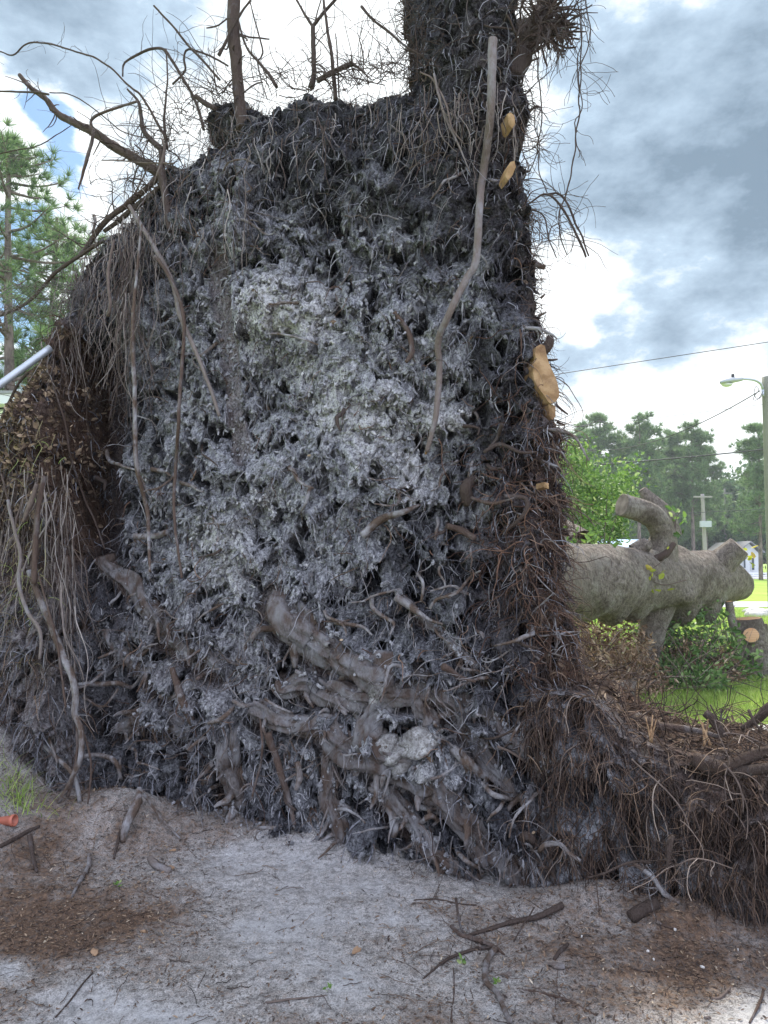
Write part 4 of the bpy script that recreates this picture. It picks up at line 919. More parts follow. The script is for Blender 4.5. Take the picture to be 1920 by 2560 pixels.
def bark_part(name, pts, rad, parent, sides=40, step=.03, lumps=(), amp=.06, seed=1, cut=True, m=M_bark, cm=M_cutpale, cutname='cut_face', dome=0.01):
    V, Fq, C, T, rr = bigtube(pts, rad, sides, step, lumps, amp, seed); n, s_, _ = V.shape
    # close the far end under the cut, round the near end off
    ring = V[-1]; c = ring.mean(0)
    V1 = np.vstack([V.reshape(-1, 3), c[None]]); j = np.arange(s_); j2 = (j+1) % s_
    F3 = np.stack([(n-1)*s_+j, (n-1)*s_+j2, np.full(s_, n*s_)], -1)
    o = MO(name, V1, [Fq, F3], m, parent)
    if cut:
        off = T[-1]*.006; rings = []
        for q in (.93, .6, .25): rings.append(c+(ring-c)*q+off+T[-1]*dome*(1-q))
        Vc = np.vstack(rings+[(c+off+T[-1]*dome)[None]]); Fc = []
        for k in range(2): Fc.append(np.stack([k*s_+j, k*s_+j2, (k+1)*s_+j2, (k+1)*s_+j], -1))
        MO(cutname, Vc, [np.concatenate(Fc), np.stack([2*s_+j, 2*s_+j2, np.full(s_, 3*s_)], -1)], cm, o, False)
    return o
def RP(px, py, Y): return P(px, py, Y)
tp = [np.array([.35, 4.75, 1.75]), np.array([.9, 6.0, 1.55]), RP(1380, 1445, 7.9), RP(1500, 1447, 8.6), RP(1620, 1450, 9.4), RP(1735, 1450, 10.1), RP(1800, 1450, 10.55), RP(1846, 1463, 10.95)]
tr = [.75, .48, .40, .40, .40, .37, .335, .23]
# lumps: (distance along, angle, width along, angular width, height); angle 0 = top, pi = underside
trunk = bark_part('trunk', tp, tr, tree, 96, .035,
   [(4.1, math.pi, .25, .7, .08), (4.72, math.pi*1.02, .16, .5, .15), (5.2, math.pi*.99, .12, .45, .13), (6.35, math.pi*1.01, .17, .5, .24), (6.95, math.pi, .14, .5, .26), (5.9, 2.1, .18, .3, .10), (6.1, -2.0, .16, .3, .10), (6.5, -1.5, .10, .22, .12), (5.3, -1.2, .3, .4, .07), (7.0, .2, .3, .5, .06), (6.2, .1, .2, .4, .08), (7.5, -1.2, .12, .8, -.05)], .032, 1)
M_oldcut = mat('weathered_cut', lambda h: h.color(h.ramp(h.noise(9, 5), [(.35, (.13,.105,.085)), (.65, (.27,.225,.18))])), .95, .1)
def limb(pts, rad, name='limb', **k): k.setdefault('cm', M_oldcut); return bark_part(name, pts, rad, trunk, **k)
limb([RP(1648,1400,9.4), RP(1657,1340,9.3), RP(1640,1300,9.2), RP(1606,1278,9.1), RP(1556,1262,9.0)], [.24,.155,.145,.145,.14], seed=3, step=.03, amp=.05)
limb([RP(1672,1345,9.5), RP(1650,1285,9.5), RP(1606,1224,9.5)], [.17,.15,.05], seed=4)
limb([RP(1780,1430,10.3), RP(1810,1400,10.2), RP(1848,1366,10.1)], [.26,.19,.155], seed=5)
limb([RP(1640,1500,9.6), RP(1632,1570,9.6), RP(1618,1640,9.6), RP(1606,1715,9.6)], [.26,.17,.155,.14], seed=6, cut=False)
limb([RP(1668,1500,10.0), RP(1668,1560,10.3), RP(1640,1640,10.7)], [.16,.11,.10], seed=7, cut=False)
limb([RP(1440,1370,9.3), RP(1400,1340,9.5), RP(1370,1320,9.7)], [.26,.22,.20], seed=8, cut=False)
limb([RP(1640,1398,8.95), RP(1665,1385,8.9), RP(1686,1358,8.9)], [.05,.045,.03], seed=9, m=M_rootdark, cut=False)
limb([RP(1580,1378,9.0), RP(1610,1366,9.0), RP(1625,1372,9.0)], [.08,.10,.05], seed=10, cut=False)
def sprig(L_, Y, m, n, size, parent, name='sprig', dz=.05):
    pts = [P(x, y, Y) for x, y in L_]; mb = MB(); C, r, T = tube(mb, pts, np.linspace(.008, .004, len(pts)), 5, .03, 0)
    o = mb.build(name, M_finetan, parent)
    k = rng.integers(len(C)//3, len(C), n); m2 = MB(); leaves(m2, C[k]+rng.normal(0, dz, (n, 3)), rng.uniform(.7, 1.2, n)*size, .5, dirs=unit(n)); m2.build('leaves', m, o, False)
sprig([(1450,1395),(1500,1405),(1560,1425),(1600,1440)], 8.6, M_yellow, 26, .11, trunk, dz=.08)
sprig([(1715,1450),(1660,1462),(1620,1448),(1585,1432)], 8.7, M_yellow, 16, .12, trunk)
sprig([(1612,1434),(1640,1415),(1660,1400)], 8.7, M_yellow, 2, .06, trunk)
sprig([(1686,1350),(1690,1300),(1700,1280)], 9.3, M_green, 26, .12, trunk, dz=.10)
sprig([(1850,1395),(1860,1400),(1870,1390)], 10.4, M_yellow, 14, .13, trunk, dz=.08)
sprig([(1400,1360),(1440,1350),(1480,1370),(1512,1385)], 8.8, M_green, 90, .10, trunk, dz=.14)

# ------------------------------------------------------------------ right bank of torn roots
def build_bank():
    t = thing('root_bank', 'low bank of dark earth with torn brown hanging roots, right of the tall root wall', 'earth bank', (1.6, 3.5, 0))
    st = .009; us = np.arange(0, 2.9, st); n_prof = 190
    A = np.array([.72, 3.72]); B = np.array([2.6, 2.88])       # foot line, left to right (towards the camera)
    d = (B-A)/np.linalg.norm(B-A); nrm = np.array([-d[1], d[0]])   # away from the camera
    if nrm[1] < 0: nrm = -nrm
    v = np.linspace(0, 1, n_prof)
    # profile: up the face then back over the top
    hgt = .70
    U, Vv = np.meshgrid(us, v)
    H_ = hgt*(1-.10*fbm(U*2, U*0, 2, 301)) + .26*np.exp(-(U/.45)**2)
    s1 = np.clip(Vv/.55, 0, 1); s2 = np.clip((Vv-.55)/.45, 0, 1)
    back = .10*np.sin(s1*math.pi*.9)*-1+.18*s1**3+s2*1.05; up = H_*(np.sin(s1*math.pi/2)**.8)-s2*.02-.55*smooth(.62, 1, s2)
    U3 = U+.03*fbm(U*5, Vv*6, 2, 303)
    n1 = fbm(U3*5, Vv*9, 4, 304); pk_ = smooth(.05, .28, fbm(U3*7, Vv*8, 3, 305)); rg_ = ridged(U3*18, Vv*9, 3, 306)
    off = .10*n1-.16*pk_*(1-s2)+.03*rg_+.015*fbm(U3*45, Vv*50, 2, 307)
    X = A[0]+d[0]*U3+nrm[0]*(back-off*(1-s2*.9)); Y = A[1]+d[1]*U3+nrm[1]*(back-off*(1-s2*.9)); Z = up+off*.5*s2+.01*rg_*s2
    ny_, nx_ = X.shape; ix = np.arange(nx_*ny_).reshape(ny_, nx_)
    Fq_ = np.stack([ix[:-1, :-1], ix[:-1, 1:], ix[1:, 1:], ix[1:, :-1]], -1).reshape(-1, 4)
    V_ = np.stack([X, Y, Z], -1)
    gr = np.clip(.25+1.0*n1-.3*s2+.5*np.exp(-((U-.5)/.5)**2)*(1-s1), 0, 1); bro = np.clip(.55+.65*s1+.3*s2+.4*fbm(U*3, Vv*3, 2, 309)-.7*np.exp(-((U-.3)/.5)**2)*(1-s2), 0, 1)
    soil = MO('soil', V_.reshape(-1, 3), Fq_, M_soil, t, True, {'grey': gr.ravel(), 'pale': np.clip(.35*n1-.2, 0, 1).ravel(), 'brown': bro.ravel()})
    def pts(n, v0, v1, u0=0, u1=2.85):
        a = (rng.uniform(u0, u1, n)/st).astype(int).clip(0, nx_-1); b = (rng.uniform(v0, v1, n)*(n_prof-1)).astype(int); return V_[b, a]
    nvec = -np.array([nrm[0], nrm[1], 0])
    mb = MB(); S0 = pts(12000, .02, .66); n = len(S0)
    strands(mb, walk(S0, nvec*rng.uniform(.1, 1, (n, 1))+np.stack([rng.normal(0, .7, n), rng.normal(0, .3, n), rng.normal(-.5, .6, n)], 1), rng.uniform(.04, .22, n), 10, .8, .36), rng.uniform(.0011, .0036, n)[:, None]*np.linspace(1.1, .4, 10)[None], 3)
    S0 = pts(1500, .5, .9); n = len(S0)
    strands(mb, walk(S0, np.stack([rng.normal(0, 1, n), rng.normal(0, .8, n), rng.normal(.2, .35, n)], 1), rng.uniform(.08, .45, n), 10, .12, .35), rng.uniform(.0012, .0042, n)[:, None]*np.linspace(1.1, .4, 10)[None], 3)
    tag(mb.build('fine_roots', M_finebrown, t), kind='stuff')
    mb = MB(); S0 = pts(330, .05, .8); n = len(S0)
    strands(mb, walk(S0, nvec*.6+np.stack([rng.normal(0, 1, n), rng.normal(0, .3, n), rng.normal(-.4, .5, n)], 1), rng.uniform(.12, .42, n), 16, .55, .22), rng.uniform(.0013, .0034, n)[:, None]*np.linspace(1.1, .4, 16)[None], 4)
    tag(mb.build('pale_rootlets', M_finetan, t), kind='stuff')
    mb = MB(); S0 = pts(2600, .56, .95); S0[:, 2] += .006; leaves(mb, S0, rng.uniform(.015, .06, len(S0)), .35)
    tag(mb.build('leaf_litter', M_litter, t, False), kind='stuff')
    def br(L_, w, Ys, m=M_rootbrown, tw=0, rough=.14):
        Ys = np.interp(np.linspace(0, 1, len(L_)), np.linspace(0, 1, len(Ys)), Ys); w = np.interp(np.linspace(0, 1, len(L_)), np.linspace(0, 1, len(w)), w)
        p3 = [P(1340+x*.3978, 1440+y*.3978, Yv) for (x, y), Yv in zip(L_, Ys)]; rid[0] += 1
        mb = MB(); C, r, T = tube(mb, p3, [a*.3978/2*Yv/F_PX for a, Yv in zip(w, Ys)], 10, .02, rough, True, .008, rid[0])
        if tw:
            k = rng.integers(1, len(C)-1, tw); strands(mb, walk(C[k], unit(tw)+np.array([0, -.3, .1]), rng.uniform(.05, .25, tw), 8, .2, .4), np.full((tw, 8), .002), 4)
        mb.build('root', m, soil)
    br([(480,860),(600,880),(700,920),(780,940),(900,960),(1050,990),(1150,1010)], [40,60,60,50,40,24], [4.1,3.7,3.6], M_rootbrown, 20, .2)
    br([(1060,860),(1110,900),(1150,960),(1180,1010)], [46,60,56,40], [3.6,3.55], M_rootdark, 10)
    br([(1290,960),(1380,900),(1430,850),(1520,790)], [30,50,60,60], [3.5,3.4], M_rootdark, 14)
    br([(1335,840),(1370,910),(1410,970)], [18,18,14], [3.35,3.3], M_rootdark)
    br([(1095,810),(1130,880),(1150,920)], [10,10,8], [3.45], M_rootdark)
    br([(1165,835),(1160,900),(1150,930)], [12,10], [3.42], M_rootdark, 6)
    br([(1000,1150),(1100,1190),(1200,1200),(1350,1130),(1500,1090)], [90,100,80,70,60], [3.42,3.2], M_rootdark, 30, .2)
    br([(1180,1220),(1300,1230),(1500,1200)], [60,70,60], [3.35,3.15], M_rootdark, 20)
    br([(380,1200),(430,1180),(500,1160),(580,1160)], [40,50,44,26], [3.5], M_rootbrown, 10, .3)
    br([(860,1630),(835,1700),(835,1790),(815,1850)], [34,40,34,18], [3.12], M_rootdark, 16)
    br([(330,1895),(420,1870),(500,1830),(620,1790),(720,1800)], [10,14,16,22], [3.1,3.25], M_rootdark, 14)
    br([(20,1730),(60,1690),(150,1690),(200,1740),(280,1790)], [26,34,30,26,20], [3.5,3.4], M_root, 10)
    br([(0,940),(100,900),(170,860),(200,810)], [40,36,30,22], [3.75], M_root, 8)
    br([(600,1150),(720,1260),(830,1370),(930,1500),(970,1600)], [10,10,9,6], [3.25,3.12], M_finetan)
    br([(870,1830),(980,1780),(1120,1800),(1240,1840)], [9,9,7,5], [3.1,3.0], M_finetan, 8)
    br([(1180,1180),(1250,1270),(1300,1400),(1300,1490)], [12,12,9,6], [3.05], M_finetan, 6)
    br([(480,970),(530,1010),(580,1020),(620,1005)], [18,24,18,10], [3.6], M_rootbrown, 6)
    br([(610,1800),(730,1900),(800,2000),(900,2050)], [26,30,26,20], [3.35,3.2], M_root, 10)
    br([(1180,1000),(1200,990),(1300,1000),(1420,1050)], [9,9,8,8], [3.3], M_finetan, 8)
    br([(250,1040),(330,1080),(420,1110)], [14,14,10], [3.6], M_rootbrown, 8)
    for (x, y), w in (((1060,990),14),((735,985),12)):
        p = P(1340+x*.3978, 1440+y*.3978, 3.5); mb = MB()   # splintered pale stubs
        for q in range(3):
            e = p+np.array([rng.normal(0, .02), rng.normal(0, .02), rng.uniform(.03, .08)]); tube(mb, [p+rng.normal(0, .008, 3)-[0, 0, .05], e], [w/2*.0011, .002], 6, .02, .2)
        mb.build('splinter', M_oldsplit, soil)
build_bank()

# ------------------------------------------------------------------ grass & undergrowth
def blades(n, xf, yf, hmin, hmax, w, seed):
    rg = np.random.default_rng(seed); X = xf(rg, n); Y = yf(rg, n); z = ground_z(X, Y); hh = rg.uniform(hmin, hmax, n); a = rg.uniform(0, 2*np.pi, n); ln = rg.uniform(.1, .7, n)*hh
    b = np.stack([X, Y, z-.005], 1); s_ = np.stack([np.cos(a), np.sin(a), 0*a], 1)*w/2*rg.uniform(.7, 1.4, n)[:, None]; a2 = rg.uniform(0, 2*np.pi, n)
    l = np.stack([np.cos(a2)*ln, np.sin(a2)*ln, hh], 1); V = np.stack([b-s_, b+s_, b+l*.55*[.6, .6, 1]-s_*.8, b+l*.55*[.6, .6, 1]+s_*.8, b+l], 1).reshape(-1, 3); k = np.arange(n)[:, None]*5
    mb = MB(); mb.add(V, k+np.array([[2, 3, 4]]), k+np.array([[0, 1, 3, 2]])); return mb
def yy(lo, hi):   # denser near
    return lambda rg, n: lo*(hi/lo)**rg.random(n)
NG = 90000
rgx = np.random.default_rng(5); Yg = 6.6*(24/6.6)**rgx.random(NG); Xg = Yg*rgx.uniform(.22, .56, NG)
mb = blades(NG, lambda rg, n: Xg, lambda rg, n: Yg, .04, .12, .010, 9)
tag(mb.build('grass', M_grass, None, False), 'short bright green lawn beyond the bank', 'grass', kind='stuff')
def tuft(c, n, hgt, spread, label, m=M_grass, w=.006, lean=.5):
    rg = rng; c = np.array(c); S0 = c+np.stack([rg.normal(0, spread, n), rg.normal(0, spread*.7, n), np.zeros(n)], 1); S0[:, 2] = ground_z(S0[:, 0], S0[:, 1])
    Pp = walk(S0, np.stack([rg.normal(0, lean, n), rg.normal(0, lean, n), np.ones(n)], 1), rg.uniform(.5, 1, n)*hgt, 6, .6, .12)
    mb = MB(); N_ = 6; sd_ = unit(n); sd_[:, 2] *= .2
    wv = (w/2*np.linspace(1, .1, N_))[None, :, None]*sd_[:, None, :]; V = np.stack([Pp-wv, Pp+wv], 2).reshape(-1, 3); s_ = np.arange(n)[:, None]*N_*2; i = np.arange(N_-1)[None, :]*2
    mb.add(V, None, np.stack([s_+i, s_+i+1, s_+i+3, s_+i+2], -1).reshape(-1, 4))
    return tag(mb.build('grass_tuft', m, None, False), label, 'grass tuft')
q = onground(25, 1990); tuft(q, 170, .20, .10, 'long-bladed green grass tuft on the sand mound at the far left')
q = onground(130, 1925); tuft(q, 50, .13, .05, 'small green grass tuft at the foot of the hanging roots, left side')

def brush(name, label, c, rad, n, m, size, ntw, asp=.45, seed=0):
    rg = np.random.default_rng(400+seed); t = thing(name, label, 'brush pile', (c[0], c[1], 0))
    u = unit(n, rg)*(rg.random(n)**.45)[:, None]*np.array(rad); u[:, 2] = np.abs(u[:, 2])
    bump_ = 1+1.1*fbm(u[:, 0]*3.0+seed*3, u[:, 1]*2.2, 3, 420+seed); u[:, 2] *= np.clip(bump_, .25, 1.8); u = u+.05*rg.normal(0, 1, u.shape)*[1, 1, .6]; u[:, 2] = np.abs(u[:, 2])
    mb = MB(); leaves(mb, u+np.array([c[0], c[1], .02]), rg.uniform(.6, 1.3, n)*size, asp, rg, dirs=None); mb.build('leaves', m, t, False)
    mb = MB(); S0 = np.array([c[0], c[1], .02])+unit(ntw, rg)*np.array(rad)*.7; S0[:, 2] = np.abs(S0[:, 2])*.8
    strands(mb, walk(S0, unit(ntw, rg)+np.array([0, 0, .3]), rg.uniform(.3, 1.0, ntw), 10, .1, .2, rg), rg.uniform(.003, .010, ntw)[:, None]*np.linspace(1, .4, 10)[None], 4); mb.build('twigs', M_finetan, t)
    return t
c = P(1500, 1640, 9.0); brush('brush_pile', 'pile of dead brown leaves and twigs under the fallen trunk', (c[0], 9.2), (.85, .8, .85), 5200, M_deadleaf, .085, 160, .32, 1)
c = P(1560, 1690, 8.8); brush('brush_pile', 'low spill of dead brown leaves behind the short cut log', (c[0]-.1, 8.95), (.35, .25, .26), 700, M_deadleaf, .09, 40, .32, 5)
c = P(1720, 1640, 10.2); brush('brush_pile', 'heap of leafy green cut branches under the right end of the trunk', (c[0]-.1, 10.0), (1.0, .6, .95), 2100, M_shrub, .095, 220, .5, 2)
c = P(1770, 1620, 10.2); brush('brush_pile', 'patch of dead brown leaves between the green heap and the stump', (c[0]-.35, 9.75), (.55, .4, .50), 1700, M_deadleaf, .085, 80, .35, 3)
c = P(1720, 1680, 9.2); brush('brush_pile', 'dark green leafy cuttings lying low on the grass, nearest of the heaps', (c[0], 9.3), (.50, .45, .28), 1300, M_shrub, .09, 60, .5, 4)

# stump, log, stones
st_t = thing('stump', 'upright grey tree stump with a round orange saw cut on its side', 'stump', P(1880, 1690, 10.0)*[1, 1, 0])
b0 = onground(1880, 1692)
def SP(px, py, dy=0): return P(px, py, b0[1]+dy)
body = bark_part('stump_body', [SP(1882,1712), SP(1880,1650), SP(1874,1590), SP(1868,1547)], [.29,.25,.23,.19], st_t, 40, .03, [(.3, -1.2, .3, .4, .06)], .08, 11)
bark_part('side_stem', [SP(1852,1700,-.1), SP(1845,1620,-.12), SP(1832,1560,-.14), SP(1822,1505,-.15)], [.07,.06,.055,.05], st_t, 16, .03, (), .06, 12)
bark_part('side_branch', [SP(1878,1600,-.02), SP(1878,1588,-.24)], [.14,.105], body, 24, .03, (), .03, 13)
bark_part('side_stem', [SP(1908,1690,-.05), SP(1905,1620,-.05), SP(1898,1560,-.02)], [.16,.13,.10], st_t, 24, .03, (), .1, 14)
lg = thing('cut_log', 'short sawn log with an orange end lying on the grass edge', 'log', P(1540, 1750, 8.3)*[1, 1, 0])
bark_part('log_body', [P(1440,1718,8.1), P(1510,1722,7.95), P(1592,1732,7.8)], [.08,.095,.12], lg, 32, .03, (), .05, 15, cm=M_cut)
stn = np.random.default_rng(3)
spots = [(1868,1534),(1878,1538),(1886,1532),(1896,1537),(1904,1533),(1913,1538),(1922,1534),(1873,1542),(1890,1543),(1905,1543)]
for k, (x, y) in enumerate(spots):
    q = onground(x, y); m_ = MB(); u = np.linspace(0, math.pi, 9)[:, None]; vv = np.linspace(0, 2*math.pi, 13)[None, :-1]
    V = np.stack([np.sin(u)*np.cos(vv), np.sin(u)*np.sin(vv), np.cos(u)+0*vv], -1); V = V*(1+.35*perlin(V[..., 0]*1.5+k*3, V[..., 2]*1.5+V[..., 1], k)[..., None])*np.array([.20, .14, .11])*stn.uniform(.7, 1.15)
    ix = np.arange(9*12).reshape(9, 12); Fq_ = np.stack([ix[:-1], np.roll(ix, -1, 1)[:-1], np.roll(ix, -1, 1)[1:], ix[1:]], -1).reshape(-1, 4)
    o = MO('stone', V.reshape(-1, 3)+q+[0, 0, .07], Fq_, M_stone); tag(o, 'whitish stone in the short row on the lawn behind the stump', 'stone', 'white stones behind the stump')

# ------------------------------------------------------------------ trees
def pine(root_, height, crown0, width, nl, ntuft, nper, nlen, nw, tr_, seed, dense=False):
    rg = np.random.default_rng(500+seed); mb = MB(); lean = rg.normal(0, .02, 2)
    zt = np.linspace(0, height, 8); pts = np.stack([lean[0]*zt+.1*np.sin(zt*.3+seed), lean[1]*zt, zt], 1); C, r, T = tube(mb, pts, np.linspace(tr_, tr_*.25, 8), 10, height/60, .05)
    loc = root_loc(root_); mb.V = [v+loc for v in mb.V]; mb.build('trunk', M_pbark, root_)
    mb = MB(); nb = MB(); cen = []; dirs = []
    for k in range(nl):
        f = rg.uniform(0, 1)**.8; z = crown0+(height-crown0)*f; i = np.argmin(np.abs(C[:, 2]-z)); a = rg.uniform(0, 2*np.pi)
        L_ = width*(1-.72*f**1.6)*rg.uniform(.5, 1.1); d = np.array([math.cos(a), math.sin(a), rg.uniform(-.1, .45)])
        p = C[i]; mid = p+d*L_*.5+[0, 0, -.03*L_]; e = p+d*L_+[0, 0, .12*L_]; LC, _, _ = tube(mb, [p, mid, e], [tr_*.22, tr_*.15, tr_*.05], 5, .25, .1)
        nt_ = max(2, int(ntuft/nl*(L_/width+.5))); kk = rg.integers(len(LC)//3, len(LC), nt_); s_ = .17*L_*rg.normal(0, 1, (nt_, 3))*[1, 1, .55]+[0, 0, .06*L_]
        c_ = LC[kk]+s_; cen.append(c_); dd = (s_/(np.linalg.norm(s_, axis=1)[:, None]+1e-6)+[0, 0, .5]); dirs.append(dd)
        strands(mb, np.stack([LC[kk], (LC[kk]+c_)/2+rg.normal(0, .03, (nt_, 3)), c_], 1), np.full((nt_, 3), tr_*.035), 3)
    cen = np.concatenate(cen); dirs = np.concatenate(dirs); needles(nb, cen, dirs, nper, nlen, nw, .75, rg)
    mb.V = [v+loc for v in mb.V]; nb.V = [v+loc for v in nb.V]
    mb.build('limbs', M_pbark, root_); nb.build('crown', M_needle, root_, False)
def copy_tree(o, loc, sc, rz, label):
    c_ = o.copy(); col.objects.link(c_); c_.location = loc; c_.scale = (sc, sc, sc); c_.rotation_euler = (0, 0, rz); c_['label'] = label
    for ch in o.children:
        d_ = ch.copy(); col.objects.link(d_); d_.parent = c_
    return c_
# left pines, near
def at(px, Y): return ((px-CX)/F_PX*Y*1.0, Y, 0)
GL = 'pines left of the root wall'
t = thing('pine_tree', 'tall pine at the left edge with straight bare trunk', 'pine tree', at(22, 21), GL); pine(t, 13.9, 6.0, 3.3, 52, 520, 42, .36, .026, .22, 1)
t = thing('pine_tree', 'shorter pine just left of the root wall, rounded bright crown', 'pine tree', at(120, 24), GL); pine(t, 13.0, 5.6, 3.2, 48, 470, 42, .38, .028, .2, 2)
t = thing('pine_tree', 'low forked young pine behind the two tall left pines', 'pine tree', at(70, 27), GL); pine(t, 8.6, 2.5, 2.6, 36, 420, 36, .38, .026, .16, 3)
GR = 'pines in the row beyond the lawn on the right'
prot = []
for k in range(3):
    t = thing('pine_tree', 'x', 'pine tree', (0, 0, 0), GR); pine(t, 15.5, 5.5-k*1.2, 3.4, 44, 900, 26, .62, .075, .22, 10+k); prot.append(t)
spots = [(1440,78,1.05,'leftmost pine of the far row, half behind the bright green tree'),(1500,74,1.08,'second pine of the far row, tall rounded top'),(1555,84,1.00,'pine of the far row just left of its tallest middle crown'),(1600,72,1.03,'tall pine with narrow domed crown in the middle of the far row'),
         (1655,82,1.0,'pine of the far row directly above the sawn upright limb'),(1690,76,1.0,'bare-trunked pine of the far row with open crown'),(1735,73,.99,'tall open-crowned pine right of the middle of the far row'),(1765,80,.9,'rightmost pine of the far row, beside the gap of sky'),(1480,95,.95,'lower pine deep in the far row, left part'),(1630,96,.92,'lower pine deep in the far row behind the middle crowns')]
for k, (px, Y, sc, lb) in enumerate(spots):
    loc = ((px-CX)/F_PX*Y, Y, 0); p_ = prot[k % 3]
    sc *= .95
    if k < 3: p_.location = loc; p_.scale = (sc,)*3; p_.rotation_euler = (0, 0, k*1.3); p_['label'] = lb
    else: copy_tree(p_, loc, sc, k*1.9, lb)
copy_tree(prot[1], ((1900-CX)/F_PX*60, 60, 0), .80, .7, 'pine at the far right edge, partly behind the lamp pole')
def broad(root_, height, trunk_h, rad, nclump, nleaf, size, m, seed, low=0.0, hz=1.0):
    rg = np.random.default_rng(600+seed); loc = root_loc(root_); mb = MB()
    tube(mb, [loc, loc+[.1, 0, trunk_h*.6], loc+[0, 0, height*.75]], [height*.02, height*.016, height*.006], 8, height/30, .1); mb2 = MB()
    c0 = loc+[0, 0, (height+trunk_h)/2*1.0]; hr = (height-trunk_h)/2
    u = unit(nclump, rg)*(rg.random(nclump)**.4)[:, None]; cc = c0+u*np.array([rad, rad, hr*hz])
    for q in cc: strands(mb, np.array([[loc+[0, 0, trunk_h*.8], (loc+[0, 0, trunk_h*.8]+q)/2+rg.normal(0, .1, 3), q]]), np.array([[height*.006, height*.004, height*.0012]]), 4)
    per = nleaf//nclump; P_ = np.repeat(cc, per, 0)+unit(nclump*per, rg)*(rg.random(nclump*per)**.5)[:, None]*np.repeat(rg.uniform(.55, 1.2, nclump), per)[:, None]*np.array([rad, rad, hr])*.34
    leaves(mb2, P_, rg.uniform(.6, 1.3, len(P_))*size, .6, rg); mb.build('trunk', M_pbark, root_); mb2.build('crown', m, root_, False)
t = thing('leafy_tree', 'bright green small-leaved tree just right of the root wall, above the trunk', 'tree', at(1445, 13.5)); broad(t, 3.75, .5, 1.2, 46, 11000, .075, M_green, 1)
GB = 'broadleaf trees across the road'
bp = []
for k in range(2):
    t = thing('broadleaf_tree', 'x', 'tree', (0, 0, 0), GB); broad(t, 9.5, .8, 4.2, 70, 9000, .42, M_farleaf, 5+k); bp.append(t)
bs = [(1800,88,1.15,'dense rounded tree behind the small grey house'),(1860,95,1.35,'tall dense tree right of the far power pole'),(1925,85,1.3,'dense dark tree at the right edge behind the lamp pole'),(1740,92,1.0,'low dark tree left of the far power pole'),(1560,98,1.0,'dark tree low behind the blue metal roof'),(1650,90,.95,'dark tree filling the gap under the middle pines'),(1470,96,1.0,'dark tree low behind the bright green tree'),(1700,104,1.15,'deep background tree between the pines'),(1990,90,1.5,'tall dense tree just past the right edge'),(1610,102,1.1,'deep background tree left of the sawn upright limb'),(1520,106,1.2,'deep background tree above the blue metal roof')]
for k, (px, Y, sc, lb) in enumerate(bs):
    loc = ((px-CX)/F_PX*Y, Y, 0)
    if k < 2: bp[k].location = loc; bp[k].scale = (sc,)*3; bp[k]['label'] = lb
    else: copy_tree(bp[k % 2], loc, sc, k*1.3, lb)

# ------------------------------------------------------------------ houses, poles, wires
def house_left():
    t = thing('white_house', 'white sided house glimpsed behind the left pines', 'house', (-9.6, 15.5, 0)); mb = MB(); H_ = 4.72
    x0, x1 = -16, -7.1
    for k in range(int(H_/.18)):
        z = k*.18; mb.box((x0, 15.0+.0, z), (x1, 15.2+.012, z+.172))
        mb.box((x0, 15.016, z+.168), (x1, 15.19, z+.182))
    mb.box((x0, 15.22, 0), (x1, 22, H_)); mb.build('wall', M_siding, t, False)
    mb = MB(); mb.box((x0-.2, 14.62, H_), (x1+.25, 14.66, H_+.20)); mb.box((x0-.2, 14.66, H_), (x1+.25, 15.0, H_+.02)); mb.build('fascia', M_trim, t, False)
    mb = MB(); a = np.array([[x0-.3, 14.6, H_+.2], [x1+.3, 14.6, H_+.2], [x1+.3, 18.6, H_+1.1], [x0-.3, 18.6, H_+1.1], [x1+.3, 22.6, H_+.2], [x0-.3, 22.6, H_+.2]])
    mb.add(np.vstack([a, a+[0, 0, .06]]), None, [[0,1,2,3],[3,2,4,5],[9,8,7,6],[11,10,8,9],[0,6,7,1],[5,4,10,11],[1,7,8,2],[2,8,10,4],[0,3,9,6],[3,5,11,9]]); mb.build('roof', M_roofgrey, t, False)
    mb = MB(); mb.box((-13.2, 14.96, 1.2), (-12, 14.99, 2.6)); mb.build('window', M_glass, t, False)
house_left()
